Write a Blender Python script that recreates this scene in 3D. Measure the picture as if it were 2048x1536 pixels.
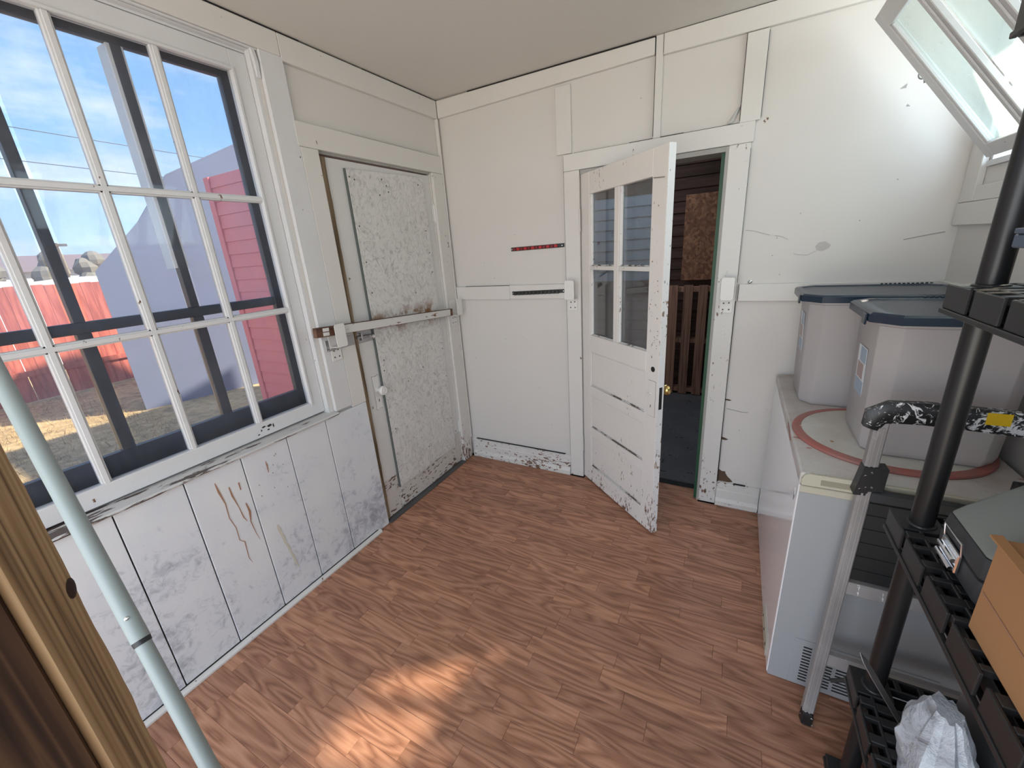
import bpy, bmesh, math, random
from mathutils import Vector, Matrix
random.seed(7)
for o in list(bpy.data.objects):
    bpy.data.objects.remove(o)
scene = bpy.context.scene
COL = scene.collection
# ------------------------------------------------------------------ camera
cam_d = bpy.data.cameras.new('camera')
cam = bpy.data.objects.new('camera', cam_d)
COL.objects.link(cam)
cam_d.sensor_width = 36.0
cam_d.lens = 36.0 * 814.14 / 2048.0
cam_d.clip_start = 0.02
cam_d.clip_end = 300
RT = Vector((0.8813114, 0.4677411, -0.0671451))
DN = Vector((0.0902015, -0.3060072, -0.9477464))
FW = Vector((-0.4638468, 0.8292032, -0.3118786))
m = Matrix(((RT.x, -DN.x, -FW.x), (RT.y, -DN.y, -FW.y), (RT.z, -DN.z, -FW.z))).to_4x4()
m.translation = Vector((1.7505, -2.4052, 1.53))
cam.matrix_world = m
scene.camera = cam
# ------------------------------------------------------------------ exposure
vs = scene.view_settings
vs.view_transform = 'Standard'
vs.look = 'None'
vs.gamma = 1.0
vs.use_curve_mapping = False
vs.exposure = 0.0
# ------------------------------------------------------------------ world
SKY_STRENGTH = 1.65
w = bpy.data.worlds.new('sky')
scene.world = w
w.use_nodes = True
nt = w.node_tree
nt.nodes.clear()
wo = nt.nodes.new('ShaderNodeOutputWorld')
bg = nt.nodes.new('ShaderNodeBackground')
bg.inputs['Strength'].default_value = SKY_STRENGTH
tc = nt.nodes.new('ShaderNodeTexCoord')
sx = nt.nodes.new('ShaderNodeSeparateXYZ')
nt.links.new(tc.outputs['Generated'], sx.inputs[0])
rp = nt.nodes.new('ShaderNodeValToRGB')
rp.color_ramp.elements[0].position = 0.0
rp.color_ramp.elements[0].color = (0.62, 0.80, 0.98, 1)
rp.color_ramp.elements[1].position = 0.75
rp.color_ramp.elements[1].color = (0.16, 0.36, 0.74, 1)
e = rp.color_ramp.elements.new(0.25)
e.color = (0.31, 0.57, 0.90, 1)
nt.links.new(sx.outputs['Z'], rp.inputs[0])
mp = nt.nodes.new('ShaderNodeMapping')
mp.inputs['Scale'].default_value = (2.0, 2.0, 7.0)
nt.links.new(tc.outputs['Generated'], mp.inputs[0])
ns = nt.nodes.new('ShaderNodeTexNoise')
ns.inputs['Scale'].default_value = 2.2
ns.inputs['Detail'].default_value = 7
ns.inputs['Roughness'].default_value = 0.62
nt.links.new(mp.outputs[0], ns.inputs['Vector'])
cr = nt.nodes.new('ShaderNodeValToRGB')
cr.color_ramp.elements[0].position = 0.44
cr.color_ramp.elements[0].color = (0, 0, 0, 1)
cr.color_ramp.elements[1].position = 0.74
cr.color_ramp.elements[1].color = (0.85, 0.85, 0.85, 1)
nt.links.new(ns.outputs['Fac'], cr.inputs[0])
mx = nt.nodes.new('ShaderNodeMix')
mx.data_type = 'RGBA'
nt.links.new(cr.outputs[0], mx.inputs['Factor'])
nt.links.new(rp.outputs[0], mx.inputs['A'])
mx.inputs['B'].default_value = (0.93, 0.96, 1.0, 1)
nt.links.new(mx.outputs['Result'], bg.inputs['Color'])
nt.links.new(bg.outputs[0], wo.inputs[0])
# ------------------------------------------------------------------ sun, window daylight and added fill
sd = bpy.data.lights.new('sun', 'SUN')
sd.energy = 12.5
sd.angle = math.radians(1.6)
sd.color = (1.0, 0.87, 0.70)
so = bpy.data.objects.new('sun', sd)
COL.objects.link(so)
so.rotation_euler = Vector((-0.85, -0.674, -1.0)).to_track_quat('-Z', 'Y').to_euler()
so.location = (8, 6, 9)

def area(name, loc, direction, sx_, sy_, power, col):
    d = bpy.data.lights.new(name, 'AREA')
    d.shape = 'RECTANGLE'
    d.size, d.size_y = sx_, sy_
    d.energy = power
    d.color = col
    o = bpy.data.objects.new(name, d)
    COL.objects.link(o)
    o.location = loc
    o.rotation_euler = Vector(direction).to_track_quat('-Z', 'Y').to_euler()
    return o
# added fill behind the photographer, source unseen; daylight at the open hopper window
area('daylight_rear_opening', (1.26, -3.55, 1.35), (0, 1, 0.08), 2.3, 1.9, 37, (0.95, 0.975, 1.0))
area('daylight_right_window', (2.75, -0.70, 2.02), (-1, 0, -0.12), 1.05, 0.55, 12, (0.72, 0.90, 1.0))

area('daylight_store_roof_light', (0.70, 1.30, 2.62), (0, 0, -1), 1.0, 1.0, 9, (0.90, 0.96, 1.0))  # added lamp that brightens the store room, no such source seen

# ------------------------------------------------------------------ material helpers
def new_mat(name):
    mt = bpy.data.materials.new(name)
    mt.use_nodes = True
    t = mt.node_tree
    t.nodes.clear()
    out = t.nodes.new('ShaderNodeOutputMaterial')
    b = t.nodes.new('ShaderNodeBsdfPrincipled')
    t.links.new(b.outputs[0], out.inputs[0])
    return mt, t, b, out

def pos(t, scale=(1, 1, 1), rnd=False):
    g = t.nodes.new('ShaderNodeNewGeometry')
    mp = t.nodes.new('ShaderNodeMapping')
    mp.inputs['Scale'].default_value = scale
    t.links.new(g.outputs['Position'], mp.inputs[0])
    if rnd:
        oi = t.nodes.new('ShaderNodeObjectInfo')
        mu = t.nodes.new('ShaderNodeMath')
        mu.operation = 'MULTIPLY'
        mu.inputs[1].default_value = 60
        t.links.new(oi.outputs['Random'], mu.inputs[0])
        cx = t.nodes.new('ShaderNodeCombineXYZ')
        t.links.new(mu.outputs[0], cx.inputs[0])
        t.links.new(mu.outputs[0], cx.inputs[1])
        t.links.new(cx.outputs[0], mp.inputs['Location'])
    return mp.outputs[0]

def noise(t, vec, scale, detail=4, rough=0.55, dist=0.0):
    n = t.nodes.new('ShaderNodeTexNoise')
    n.inputs['Scale'].default_value = scale
    n.inputs['Detail'].default_value = detail
    n.inputs['Roughness'].default_value = rough
    n.inputs['Distortion'].default_value = dist
    t.links.new(vec, n.inputs['Vector'])
    return n.outputs['Fac']

def ramp(t, fac, stops, interp='LINEAR'):
    r = t.nodes.new('ShaderNodeValToRGB')
    r.color_ramp.interpolation = interp
    els = r.color_ramp.elements
    while len(els) < len(stops):
        els.new(0.5)
    for e_, (p_, c_) in zip(els, stops):
        e_.position = p_
        e_.color = (c_, c_, c_, 1) if isinstance(c_, (int, float)) else (*c_, 1)
    t.links.new(fac, r.inputs[0])
    return r.outputs[0]

def mixc(t, fac, a, b, mode='MIX'):
    x = t.nodes.new('ShaderNodeMix')
    x.data_type = 'RGBA'
    x.blend_type = mode
    for k, v in (('Factor', fac), ('A', a), ('B', b)):
        if isinstance(v, (int, float)):
            x.inputs[k].default_value = v
        elif isinstance(v, tuple):
            x.inputs[k].default_value = (*v, 1)
        else:
            t.links.new(v, x.inputs[k])
    return x.outputs['Result']

def math_(t, op, a, b=None):
    n = t.nodes.new('ShaderNodeMath')
    n.operation = op
    for i, v in enumerate((a, b)):
        if v is None:
            continue
        if isinstance(v, (int, float)):
            n.inputs[i].default_value = v
        else:
            t.links.new(v, n.inputs[i])
    return n.outputs[0]

def bump(t, b, h, strength, dist=0.002):
    n = t.nodes.new('ShaderNodeBump')
    n.inputs['Strength'].default_value = strength
    n.inputs['Distance'].default_value = dist
    t.links.new(h, n.inputs['Height'])
    t.links.new(n.outputs[0], b.inputs['Normal'])

def zpos(t):
    g = t.nodes.new('ShaderNodeNewGeometry')
    s = t.nodes.new('ShaderNodeSeparateXYZ')
    t.links.new(g.outputs['Position'], s.inputs[0])
    return s.outputs['Z']

def plain(name, col, rough=0.5, metal=0.0, spec=None):
    mt, t, b, o = new_mat(name)
    b.inputs['Base Color'].default_value = (*col, 1)
    b.inputs['Roughness'].default_value = rough
    b.inputs['Metallic'].default_value = metal
    if spec is not None:
        b.inputs['Specular IOR Level'].default_value = spec
    return mt

def paint(name, col, chip=0.0, low=0.0, chipcol=(0.16, 0.09, 0.06), grime=0.12, rough=0.5, cscale=28, grimecol=(0.52, 0.50, 0.49), stretch=(1, 1, 0.6), gscale=3.0):
    """old wall paint: soft grime, small flakes missing; flakes get commoner near the floor (kicked and damp)"""
    mt, t, b, o = new_mat(name)
    p = pos(t)
    g1 = noise(t, p, gscale, 6, 0.62)
    g2 = noise(t, p, 38, 4, 0.7)
    base = mixc(t, ramp(t, g1, [(0.38, 0.0), (0.78, grime)]), col, grimecol)
    base = mixc(t, ramp(t, g2, [(0.60, 0.0), (0.80, grime * 0.9)]), base, grimecol)
    ps = pos(t, stretch)
    c = noise(t, ps, cscale, 5, 0.62)
    patch = noise(t, ps, 4.5, 3, 0.5)
    thr = math_(t, 'ADD', c, math_(t, 'MULTIPLY', math_(t, 'SUBTRACT', patch, 0.5), 0.55))
    if low:
        z = zpos(t)
        mr = t.nodes.new('ShaderNodeMapRange')
        mr.inputs['From Min'].default_value = 0.0
        mr.inputs['From Max'].default_value = 0.45
        mr.inputs['To Min'].default_value = low
        mr.inputs['To Max'].default_value = 0.0
        t.links.new(z, mr.inputs['Value'])
        thr = math_(t, 'ADD', thr, mr.outputs[0])
    thr = math_(t, 'ADD', thr, chip)
    mask = ramp(t, thr, [(0.735, 0.0), (0.75, 1.0)])
    base = mixc(t, mask, base, chipcol)
    t.links.new(base, b.inputs['Base Color'])
    b.inputs['Roughness'].default_value = rough
    h = math_(t, 'SUBTRACT', math_(t, 'MULTIPLY', g2, 0.25), mask)
    bump(t, b, h, 0.35, 0.0012)
    return mt

WHITE = (0.66, 0.645, 0.625)
M = {}
M['wall'] = paint('wall_paint', (0.67, 0.645, 0.615), chip=-0.03, low=0.02, grime=0.12, rough=0.55)
M['ceil'] = paint('ceiling_paint', (0.68, 0.655, 0.615), chip=-0.5, grime=0.08, rough=0.7)
M['trim'] = paint('trim_paint', (0.69, 0.67, 0.64), chip=0.0, low=0.10, grime=0.12, rough=0.42)
M['trim_worn'] = paint('worn_trim_paint', (0.69, 0.67, 0.64), chip=0.055, low=0.10, grime=0.2, rough=0.45, cscale=60, stretch=(1.2, 1.2, 0.5))
M['base'] = paint('baseboard_paint', (0.67, 0.65, 0.62), chip=0.10, low=0.03, grime=0.25, rough=0.5, stretch=(0.6, 1, 1.4), cscale=55)
M['winpaint'] = paint('window_paint', (0.69, 0.695, 0.705), chip=0.0, low=0, grime=0.22, rough=0.4, grimecol=(0.40, 0.38, 0.37))
M['sillpaint'] = paint('sill_paint', (0.60, 0.59, 0.58), chip=0.20, low=0, grime=0.4, rough=0.5, stretch=(1, 0.18, 2), chipcol=(0.10, 0.075, 0.065))
M['doorpaint'] = paint('door_paint', (0.76, 0.725, 0.69), chip=0.022, low=0.13, grime=0.12, rough=0.42, cscale=70, stretch=(1.2, 1.2, 0.40))
M['dooredge'] = paint('door_edge_paint', (0.82, 0.82, 0.82), chip=0.09, low=0.05, grime=0.15, rough=0.5, cscale=60, chipcol=(0.30, 0.22, 0.16))  # right-window light put into a brighter edge colour; the chips are wear
M['door1'] = paint('old_door_paint', (0.68, 0.675, 0.66), chip=0.01, low=0.19, grime=0.25, rough=0.45, cscale=30, chipcol=(0.19, 0.13, 0.10), stretch=(1, 0.5, 0.5))
M['steel_white'] = paint('white_bracket_paint', (0.74, 0.73, 0.71), chip=-0.02, grime=0.06, rough=0.35)
M['greenjamb'] = plain('green_jamb', (0.018, 0.085, 0.040), 0.5)
M['jambgrey'] = paint('door_jamb_old', (0.34, 0.33, 0.30), chip=0.05, grime=0.5, rough=0.6)

def wains():
    mt, t, b, o = new_mat('wainscot_paint')
    p = pos(t)
    big = noise(t, p, 3.2, 5, 0.6)
    fine = noise(t, p, 26, 6, 0.72, 0.6)
    base = mixc(t, ramp(t, big, [(0.35, 0.0), (0.72, 0.8)]), (0.73, 0.745, 0.76), (0.62, 0.65, 0.72))
    z = zpos(t)
    mr = t.nodes.new('ShaderNodeMapRange')
    mr.inputs['From Min'].default_value = 0.0
    mr.inputs['From Max'].default_value = 0.75
    mr.inputs['To Min'].default_value = 0.10
    mr.inputs['To Max'].default_value = -0.07
    t.links.new(z, mr.inputs['Value'])
    v = math_(t, 'ADD', math_(t, 'ADD', fine, math_(t, 'MULTIPLY', math_(t, 'SUBTRACT', big, 0.5), 0.7)), mr.outputs[0])
    scuff = ramp(t, v, [(0.56, 0.0), (0.80, 0.75)])
    base = mixc(t, scuff, base, (0.27, 0.29, 0.34))
    t.links.new(base, b.inputs['Base Color'])
    b.inputs['Roughness'].default_value = 0.5
    bump(t, b, fine, 0.25, 0.001)
    return mt
M['wains'] = wains()

def osb_white():
    mt, t, b, o = new_mat('painted_strand_board')
    p = pos(t, (1, 1.0, 0.75))
    v = t.nodes.new('ShaderNodeTexVoronoi')
    v.inputs['Scale'].default_value = 26
    warp = t.nodes.new('ShaderNodeMix')
    warp.data_type = 'RGBA'
    nn = t.nodes.new('ShaderNodeTexNoise')
    nn.inputs['Scale'].default_value = 14
    nn.inputs['Detail'].default_value = 4
    t.links.new(p, nn.inputs['Vector'])
    warp.inputs['Factor'].default_value = 0.16
    t.links.new(p, warp.inputs['A'])
    t.links.new(nn.outputs['Color'], warp.inputs['B'])
    t.links.new(warp.outputs['Result'], v.inputs['Vector'])
    sep = t.nodes.new('ShaderNodeSeparateColor')
    t.links.new(v.outputs['Color'], sep.inputs[0])
    n1 = noise(t, p, 20, 6, 0.75, 2.6)
    n2 = noise(t, p, 48, 4, 0.7, 1.5)
    base = mixc(t, math_(t, 'MULTIPLY', sep.outputs[0], 0.35), (0.70, 0.69, 0.67), (0.55, 0.54, 0.52))
    base = mixc(t, ramp(t, n1, [(0.49, 0.0), (0.70, 0.85)]), base, (0.30, 0.295, 0.28))
    base = mixc(t, ramp(t, n2, [(0.60, 0.0), (0.75, 0.5)]), base, (0.28, 0.27, 0.25))
    # rubbed-off rusty brown streak where the bar slides
    z = zpos(t)
    d = math_(t, 'ABSOLUTE', math_(t, 'SUBTRACT', z, 1.185))
    near = ramp(t, d, [(0.02, 1.0), (0.10, 0.0)])
    rub = math_(t, 'MULTIPLY', near, ramp(t, noise(t, pos(t), 11, 5, 0.7), [(0.47, 0.0), (0.60, 1.0)]))
    base = mixc(t, rub, base, (0.24, 0.12, 0.055))
    t.links.new(base, b.inputs['Base Color'])
    b.inputs['Roughness'].default_value = 0.55
    bump(t, b, math_(t, 'ADD', n1, sep.outputs[0]), 0.4, 0.0015)
    return mt
M['osb_white'] = osb_white()

def osb_brown():
    mt, t, b, o = new_mat('strand_board')
    p = pos(t, (1, 1, 0.8))
    v = t.nodes.new('ShaderNodeTexVoronoi')
    v.inputs['Scale'].default_value = 48
    t.links.new(p, v.inputs['Vector'])
    sep = t.nodes.new('ShaderNodeSeparateColor')
    t.links.new(v.outputs['Color'], sep.inputs[0])
    n1 = noise(t, p, 22, 5, 0.7, 2.2)
    f = math_(t, 'ADD', math_(t, 'MULTIPLY', sep.outputs[0], 0.45), math_(t, 'MULTIPLY', n1, 0.6))
    c = ramp(t, f, [(0.25, (0.10, 0.038, 0.016)), (0.5, (0.19, 0.078, 0.036)), (0.9, (0.36, 0.175, 0.085))])
    t.links.new(c, b.inputs['Base Color'])
    b.inputs['Roughness'].default_value = 0.7
    return mt
M['osb'] = osb_brown()

def wood(name, c0, c1, c2, axis='Z', rough=0.6, fine=90, rnd=True, bands=5.0, spec=None, bandw=0.5, lohi=(1.1, 13.0), spread=0.28):
    """plain sawn wood: contour bands of a stretched noise give cathedral grain"""
    mt, t, b, o = new_mat(name)
    lo, hi = lohi
    sc = {'X': (lo, hi, hi), 'Y': (hi, lo, hi), 'Z': (hi, hi, lo)}[axis]
    sf = {'X': (3, fine, fine), 'Y': (fine, 3, fine), 'Z': (fine, fine, 3)}[axis]
    n = noise(t, pos(t, sc, rnd), 1.0, 2, 0.4)
    band = math_(t, 'FRACT', math_(t, 'MULTIPLY', n, bands))
    tri_ = math_(t, 'ABSOLUTE', math_(t, 'SUBTRACT', math_(t, 'MULTIPLY', band, 2.0), 1.0))
    nf = noise(t, pos(t, sf, rnd), 1.0, 3, 0.6)
    f = math_(t, 'ADD', math_(t, 'MULTIPLY', tri_, bandw), math_(t, 'MULTIPLY', nf, 1.0 - bandw))
    c = ramp(t, f, [(0.5 - spread, c0), (0.5, c1), (0.5 + spread * 1.1, c2)])
    if rnd:
        oi = t.nodes.new('ShaderNodeObjectInfo')
        hv = t.nodes.new('ShaderNodeHueSaturation')
        mr = t.nodes.new('ShaderNodeMapRange')
        mr.inputs['To Min'].default_value = 0.84
        mr.inputs['To Max'].default_value = 1.14
        t.links.new(oi.outputs['Random'], mr.inputs['Value'])
        t.links.new(mr.outputs[0], hv.inputs['Value'])
        t.links.new(c, hv.inputs['Color'])
        c = hv.outputs[0]
    t.links.new(c, b.inputs['Base Color'])
    b.inputs['Roughness'].default_value = rough
    if spec is not None:
        b.inputs['Specular IOR Level'].default_value = spec
    bump(t, b, nf, 0.12, 0.001)
    return mt
M['floor'] = wood('laminate_oak', (0.25, 0.112, 0.066), (0.385, 0.185, 0.112), (0.49, 0.255, 0.160), 'X', 0.42, 130, True, 10.0, 0.4, 0.40, (1.7, 10.0), 0.23)
M['post'] = wood('post_wood', (0.16, 0.095, 0.045), (0.36, 0.225, 0.115), (0.50, 0.34, 0.19), 'Z', 0.85, 160, False, 4.0, None, 0.55, (0.9, 42.0))
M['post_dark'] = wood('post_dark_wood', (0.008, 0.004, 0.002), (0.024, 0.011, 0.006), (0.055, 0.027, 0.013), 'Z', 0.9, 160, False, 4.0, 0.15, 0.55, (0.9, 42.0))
M['pallet'] = wood('pallet_wood', (0.13, 0.062, 0.04), (0.27, 0.145, 0.095), (0.36, 0.20, 0.13), 'Z', 0.8, 60, True, 4.0, None, 0.4, (1.0, 30.0))
M['barebrown'] = wood('bare_brown_wood', (0.06, 0.025, 0.014), (0.13, 0.06, 0.035), (0.20, 0.10, 0.06), 'Y', 0.7, 60, False, 5.0)
M['strip_wood'] = wood('weather_strip_wood', (0.09, 0.06, 0.03), (0.20, 0.14, 0.085), (0.30, 0.22, 0.14), 'Z', 0.8, 60, False, 5.0)
M['barpaint'] = paint('bar_paint', (0.66, 0.65, 0.63), chip=0.085, grime=0.3, rough=0.5, chipcol=(0.17, 0.075, 0.045), stretch=(1, 0.35, 1.2), cscale=40)

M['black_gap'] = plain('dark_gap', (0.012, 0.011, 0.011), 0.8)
M['storm'] = plain('storm_frame_dark', (0.020, 0.021, 0.023), 0.45)
M['alu_bright'] = plain('storm_channel_white', (0.92, 0.92, 0.92), 0.35)
M['black_plastic'] = plain('black_shelf_plastic', (0.020, 0.020, 0.021), 0.42)
M['black_pole'] = plain('black_pole_plastic', (0.013, 0.013, 0.014), 0.33)
M['chrome'] = plain('chrome', (0.82, 0.82, 0.84), 0.12, 1.0)
M['steel'] = plain('dull_steel', (0.45, 0.45, 0.46), 0.38, 1.0)
M['brass'] = plain('brass', (0.72, 0.52, 0.20), 0.22, 1.0)
M['alu'] = paint('ladder_aluminium', (0.27, 0.25, 0.245), chip=0.07, grime=0.5, rough=0.38, chipcol=(0.75, 0.75, 0.76), cscale=60, stretch=(1, 1, 0.25))
M['greypole'] = plain('grey_painted_tube', (0.32, 0.375, 0.375), 0.45)
M['screw'] = plain('screw_head', (0.10, 0.095, 0.09), 0.5, 0.6)
M['red_plastic'] = plain('red_rail', (0.42, 0.018, 0.022), 0.35)
M['red_dark'] = plain('dark_red_rail', (0.18, 0.010, 0.012), 0.35)
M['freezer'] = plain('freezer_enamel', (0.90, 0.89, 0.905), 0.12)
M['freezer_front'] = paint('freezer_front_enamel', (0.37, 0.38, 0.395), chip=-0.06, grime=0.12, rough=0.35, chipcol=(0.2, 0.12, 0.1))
M['lidtop'] = paint('freezer_lid_enamel', (0.62, 0.60, 0.575), chip=0.06, grime=0.85, rough=0.45, chipcol=(0.42, 0.22, 0.19), grimecol=(0.40, 0.32, 0.28), stretch=(0.7, 1, 1), gscale=5)
M['beige'] = paint('aged_beige_plastic', (0.52, 0.49, 0.39), chip=-0.03, grime=0.3, rough=0.45)
M['disc'] = paint('round_board_paint', (0.66, 0.645, 0.60), chip=0.035, grime=0.7, rough=0.55, chipcol=(0.40, 0.33, 0.25), grimecol=(0.43, 0.39, 0.33), gscale=6, stretch=(0.5, 1.2, 1))
M['discrim'] = paint('red_rim_paint', (0.40, 0.125, 0.105), chip=0.03, grime=0.9, rough=0.55, chipcol=(0.6, 0.56, 0.52), grimecol=(0.30, 0.19, 0.16), gscale=14)
M['lid_blue'] = plain('navy_lid', (0.012, 0.026, 0.048), 0.28)
M['case_top'] = plain('grey_case_plastic', (0.20, 0.215, 0.20), 0.5)
M['case_side'] = plain('charcoal_case_plastic', (0.035, 0.038, 0.042), 0.5)
M['cardboard'] = paint('cardboard', (0.40, 0.20, 0.085), chip=-0.4, grime=0.2, rough=0.85, grimecol=(0.30, 0.145, 0.06))
M['bin_blue'] = plain('slate_blue_bin', (0.075, 0.105, 0.15), 0.3)
M['yellow'] = plain('yellow_tape', (0.68, 0.43, 0.01), 0.5)
M['label_blue'] = plain('sticker_blue', (0.33, 0.42, 0.52), 0.4)
M['label_white'] = plain('sticker_white', (0.72, 0.75, 0.78), 0.4)
M['label_brown'] = plain('sticker_brown', (0.40, 0.30, 0.27), 0.4)
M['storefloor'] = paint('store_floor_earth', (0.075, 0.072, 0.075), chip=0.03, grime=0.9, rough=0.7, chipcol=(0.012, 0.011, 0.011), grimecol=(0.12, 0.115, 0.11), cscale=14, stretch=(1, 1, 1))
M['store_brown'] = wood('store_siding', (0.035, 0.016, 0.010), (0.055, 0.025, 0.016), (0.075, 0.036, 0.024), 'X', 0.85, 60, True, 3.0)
M['store_blue'] = paint('blue_siding_paint', (0.27, 0.37, 0.47), chip=-0.02, grime=0.4, rough=0.6, grimecol=(0.17, 0.22, 0.28), chipcol=(0.08, 0.08, 0.08))
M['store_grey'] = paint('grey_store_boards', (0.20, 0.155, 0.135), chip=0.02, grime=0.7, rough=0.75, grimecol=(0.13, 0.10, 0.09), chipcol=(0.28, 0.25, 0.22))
M['red_siding'] = paint('red_siding', (0.80, 0.20, 0.18), chip=-0.03, grime=0.3, rough=0.6, grimecol=(0.62, 0.14, 0.15), chipcol=(0.5, 0.3, 0.3))
M['fence'] = wood('fence_red', (0.36, 0.085, 0.06), (0.50, 0.135, 0.095), (0.58, 0.175, 0.125), 'Z', 0.7, 40, True, 3.0)
M['shed'] = paint('lavender_render', (0.175, 0.205, 0.285), chip=-0.3, grime=0.25, rough=0.8, grimecol=(0.23, 0.25, 0.40))  # veil over the window glass painted as an opaque colour
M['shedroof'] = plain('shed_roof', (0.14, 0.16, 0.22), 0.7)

def grass():
    mt, t, b, o = new_mat('dry_grass')
    p = pos(t, (1, 1, 1))
    n = noise(t, p, 9, 7, 0.75)
    n2 = noise(t, p, 1.3, 3, 0.6)
    f = math_(t, 'ADD', math_(t, 'MULTIPLY', n, 0.75), math_(t, 'MULTIPLY', n2, 0.25))
    c = ramp(t, f, [(0.32, (0.14, 0.10, 0.05)), (0.5, (0.44, 0.32, 0.15)), (0.68, (0.66, 0.51, 0.25))])
    t.links.new(c, b.inputs['Base Color'])
    b.inputs['Roughness'].default_value = 0.9
    bump(t, b, n, 0.6, 0.015)
    return mt
M['grass'] = grass()

def tote_mat():
    mt, t, b, o = new_mat('frosted_tote_plastic')
    tr = t.nodes.new('ShaderNodeBsdfTranslucent')
    tr.inputs['Color'].default_value = (0.78, 0.74, 0.74, 1)
    n = noise(t, pos(t), 6, 3, 0.5)
    b.inputs['Roughness'].default_value = 0.28
    c = mixc(t, ramp(t, n, [(0.4, 0.0), (0.75, 0.5)]), (0.66, 0.63, 0.625), (0.60, 0.52, 0.53))
    t.links.new(c, b.inputs['Base Color'])
    ms = t.nodes.new('ShaderNodeMixShader')
    ms.inputs[0].default_value = 0.35
    t.links.new(b.outputs[0], ms.inputs[1])
    t.links.new(tr.outputs[0], ms.inputs[2])
    t.links.new(ms.outputs[0], o.inputs[0])
    return mt
M['tote'] = tote_mat()

def glass(name, tint, haze, hazecol, haze_scale=4.0, haze_var=0.5, gloss=0.06, rough=0.03):
    """old window glass: mostly clear, a film of dirt that scatters light, a weak reflection"""
    mt, t, b, o = new_mat(name)
    t.nodes.remove(b)
    tp = t.nodes.new('ShaderNodeBsdfTransparent')
    tp.inputs['Color'].default_value = (*tint, 1)
    tl = t.nodes.new('ShaderNodeBsdfTranslucent')
    tl.inputs['Color'].default_value = (*hazecol, 1)
    df = t.nodes.new('ShaderNodeBsdfDiffuse')
    df.inputs['Color'].default_value = (*hazecol, 1)
    hz = t.nodes.new('ShaderNodeMixShader')
    hz.inputs[0].default_value = 0.35
    t.links.new(tl.outputs[0], hz.inputs[1])
    t.links.new(df.outputs[0], hz.inputs[2])
    p = pos(t, (1, 1, 0.55))
    n = noise(t, p, haze_scale, 6, 0.68)
    n2 = noise(t, p, 60, 3, 0.7)
    f = math_(t, 'ADD', ramp(t, n, [(0.32, haze * (1 - haze_var)), (0.72, haze * (1 + haze_var))]), ramp(t, n2, [(0.62, 0.0), (0.80, haze)]))
    m1 = t.nodes.new('ShaderNodeMixShader')
    t.links.new(f, m1.inputs[0])
    t.links.new(tp.outputs[0], m1.inputs[1])
    t.links.new(hz.outputs[0], m1.inputs[2])
    gl = t.nodes.new('ShaderNodeBsdfGlossy')
    gl.inputs['Roughness'].default_value = rough
    fr = t.nodes.new('ShaderNodeFresnel')
    fr.inputs['IOR'].default_value = 1.35
    m2 = t.nodes.new('ShaderNodeMixShader')
    t.links.new(math_(t, 'MULTIPLY', fr.outputs[0], gloss * 12), m2.inputs[0])
    t.links.new(m1.outputs[0], m2.inputs[1])
    t.links.new(gl.outputs[0], m2.inputs[2])
    t.links.new(m2.outputs[0], o.inputs[0])
    return mt
M['pane'] = glass('window_glass', (0.95, 0.96, 0.97), 0.05, (0.75, 0.80, 0.95), gloss=0.04)
M['storm_glass'] = glass('dirty_storm_glass', (0.92, 0.94, 0.96), 0.095, (0.62, 0.70, 0.95), 3.0, 0.7, gloss=0.03)
M['storm_glass_low'] = glass('clean_storm_glass', (0.95, 0.95, 0.96), 0.03, (0.66, 0.70, 0.85), 3.0, 0.7, gloss=0.03)
M['milky'] = glass('milky_hopper_glass', (0.95, 0.96, 0.94), 0.26, (0.62, 0.68, 0.63), 5.0, 0.15, gloss=0.03, rough=0.2)
M['doorglass'] = glass('door_glass', (0.93, 0.94, 0.95), 0.03, (0.55, 0.58, 0.62), 7.0, 0.8, gloss=0.05)

def bag_mat():
    mt, t, b, o = new_mat('thin_plastic_bag')
    b.inputs['Base Color'].default_value = (0.62, 0.66, 0.72, 1)
    b.inputs['Roughness'].default_value = 0.22
    n = noise(t, pos(t), 16, 5, 0.7, 1.2)
    c = ramp(t, n, [(0.30, (0.25, 0.26, 0.28)), (0.45, (0.50, 0.53, 0.58)), (0.72, (0.68, 0.72, 0.77))])
    t.links.new(c, b.inputs['Base Color'])
    bump(t, b, n, 0.8, 0.01)
    return mt
M['bag'] = bag_mat()

def handle_mat():
    mt, t, b, o = new_mat('paint_spattered_black')
    n = noise(t, pos(t, (1, 1, 1)), 42, 5, 0.72, 1.8)
    n2 = noise(t, pos(t), 9, 2, 0.5)
    f = math_(t, 'ADD', n, math_(t, 'MULTIPLY', math_(t, 'SUBTRACT', n2, 0.5), 0.4))
    c = ramp(t, f, [(0.555, (0.014, 0.014, 0.015)), (0.59, (0.70, 0.70, 0.71))])
    t.links.new(c, b.inputs['Base Color'])
    b.inputs['Roughness'].default_value = 0.4
    return mt
M['spatter'] = handle_mat()

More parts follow.
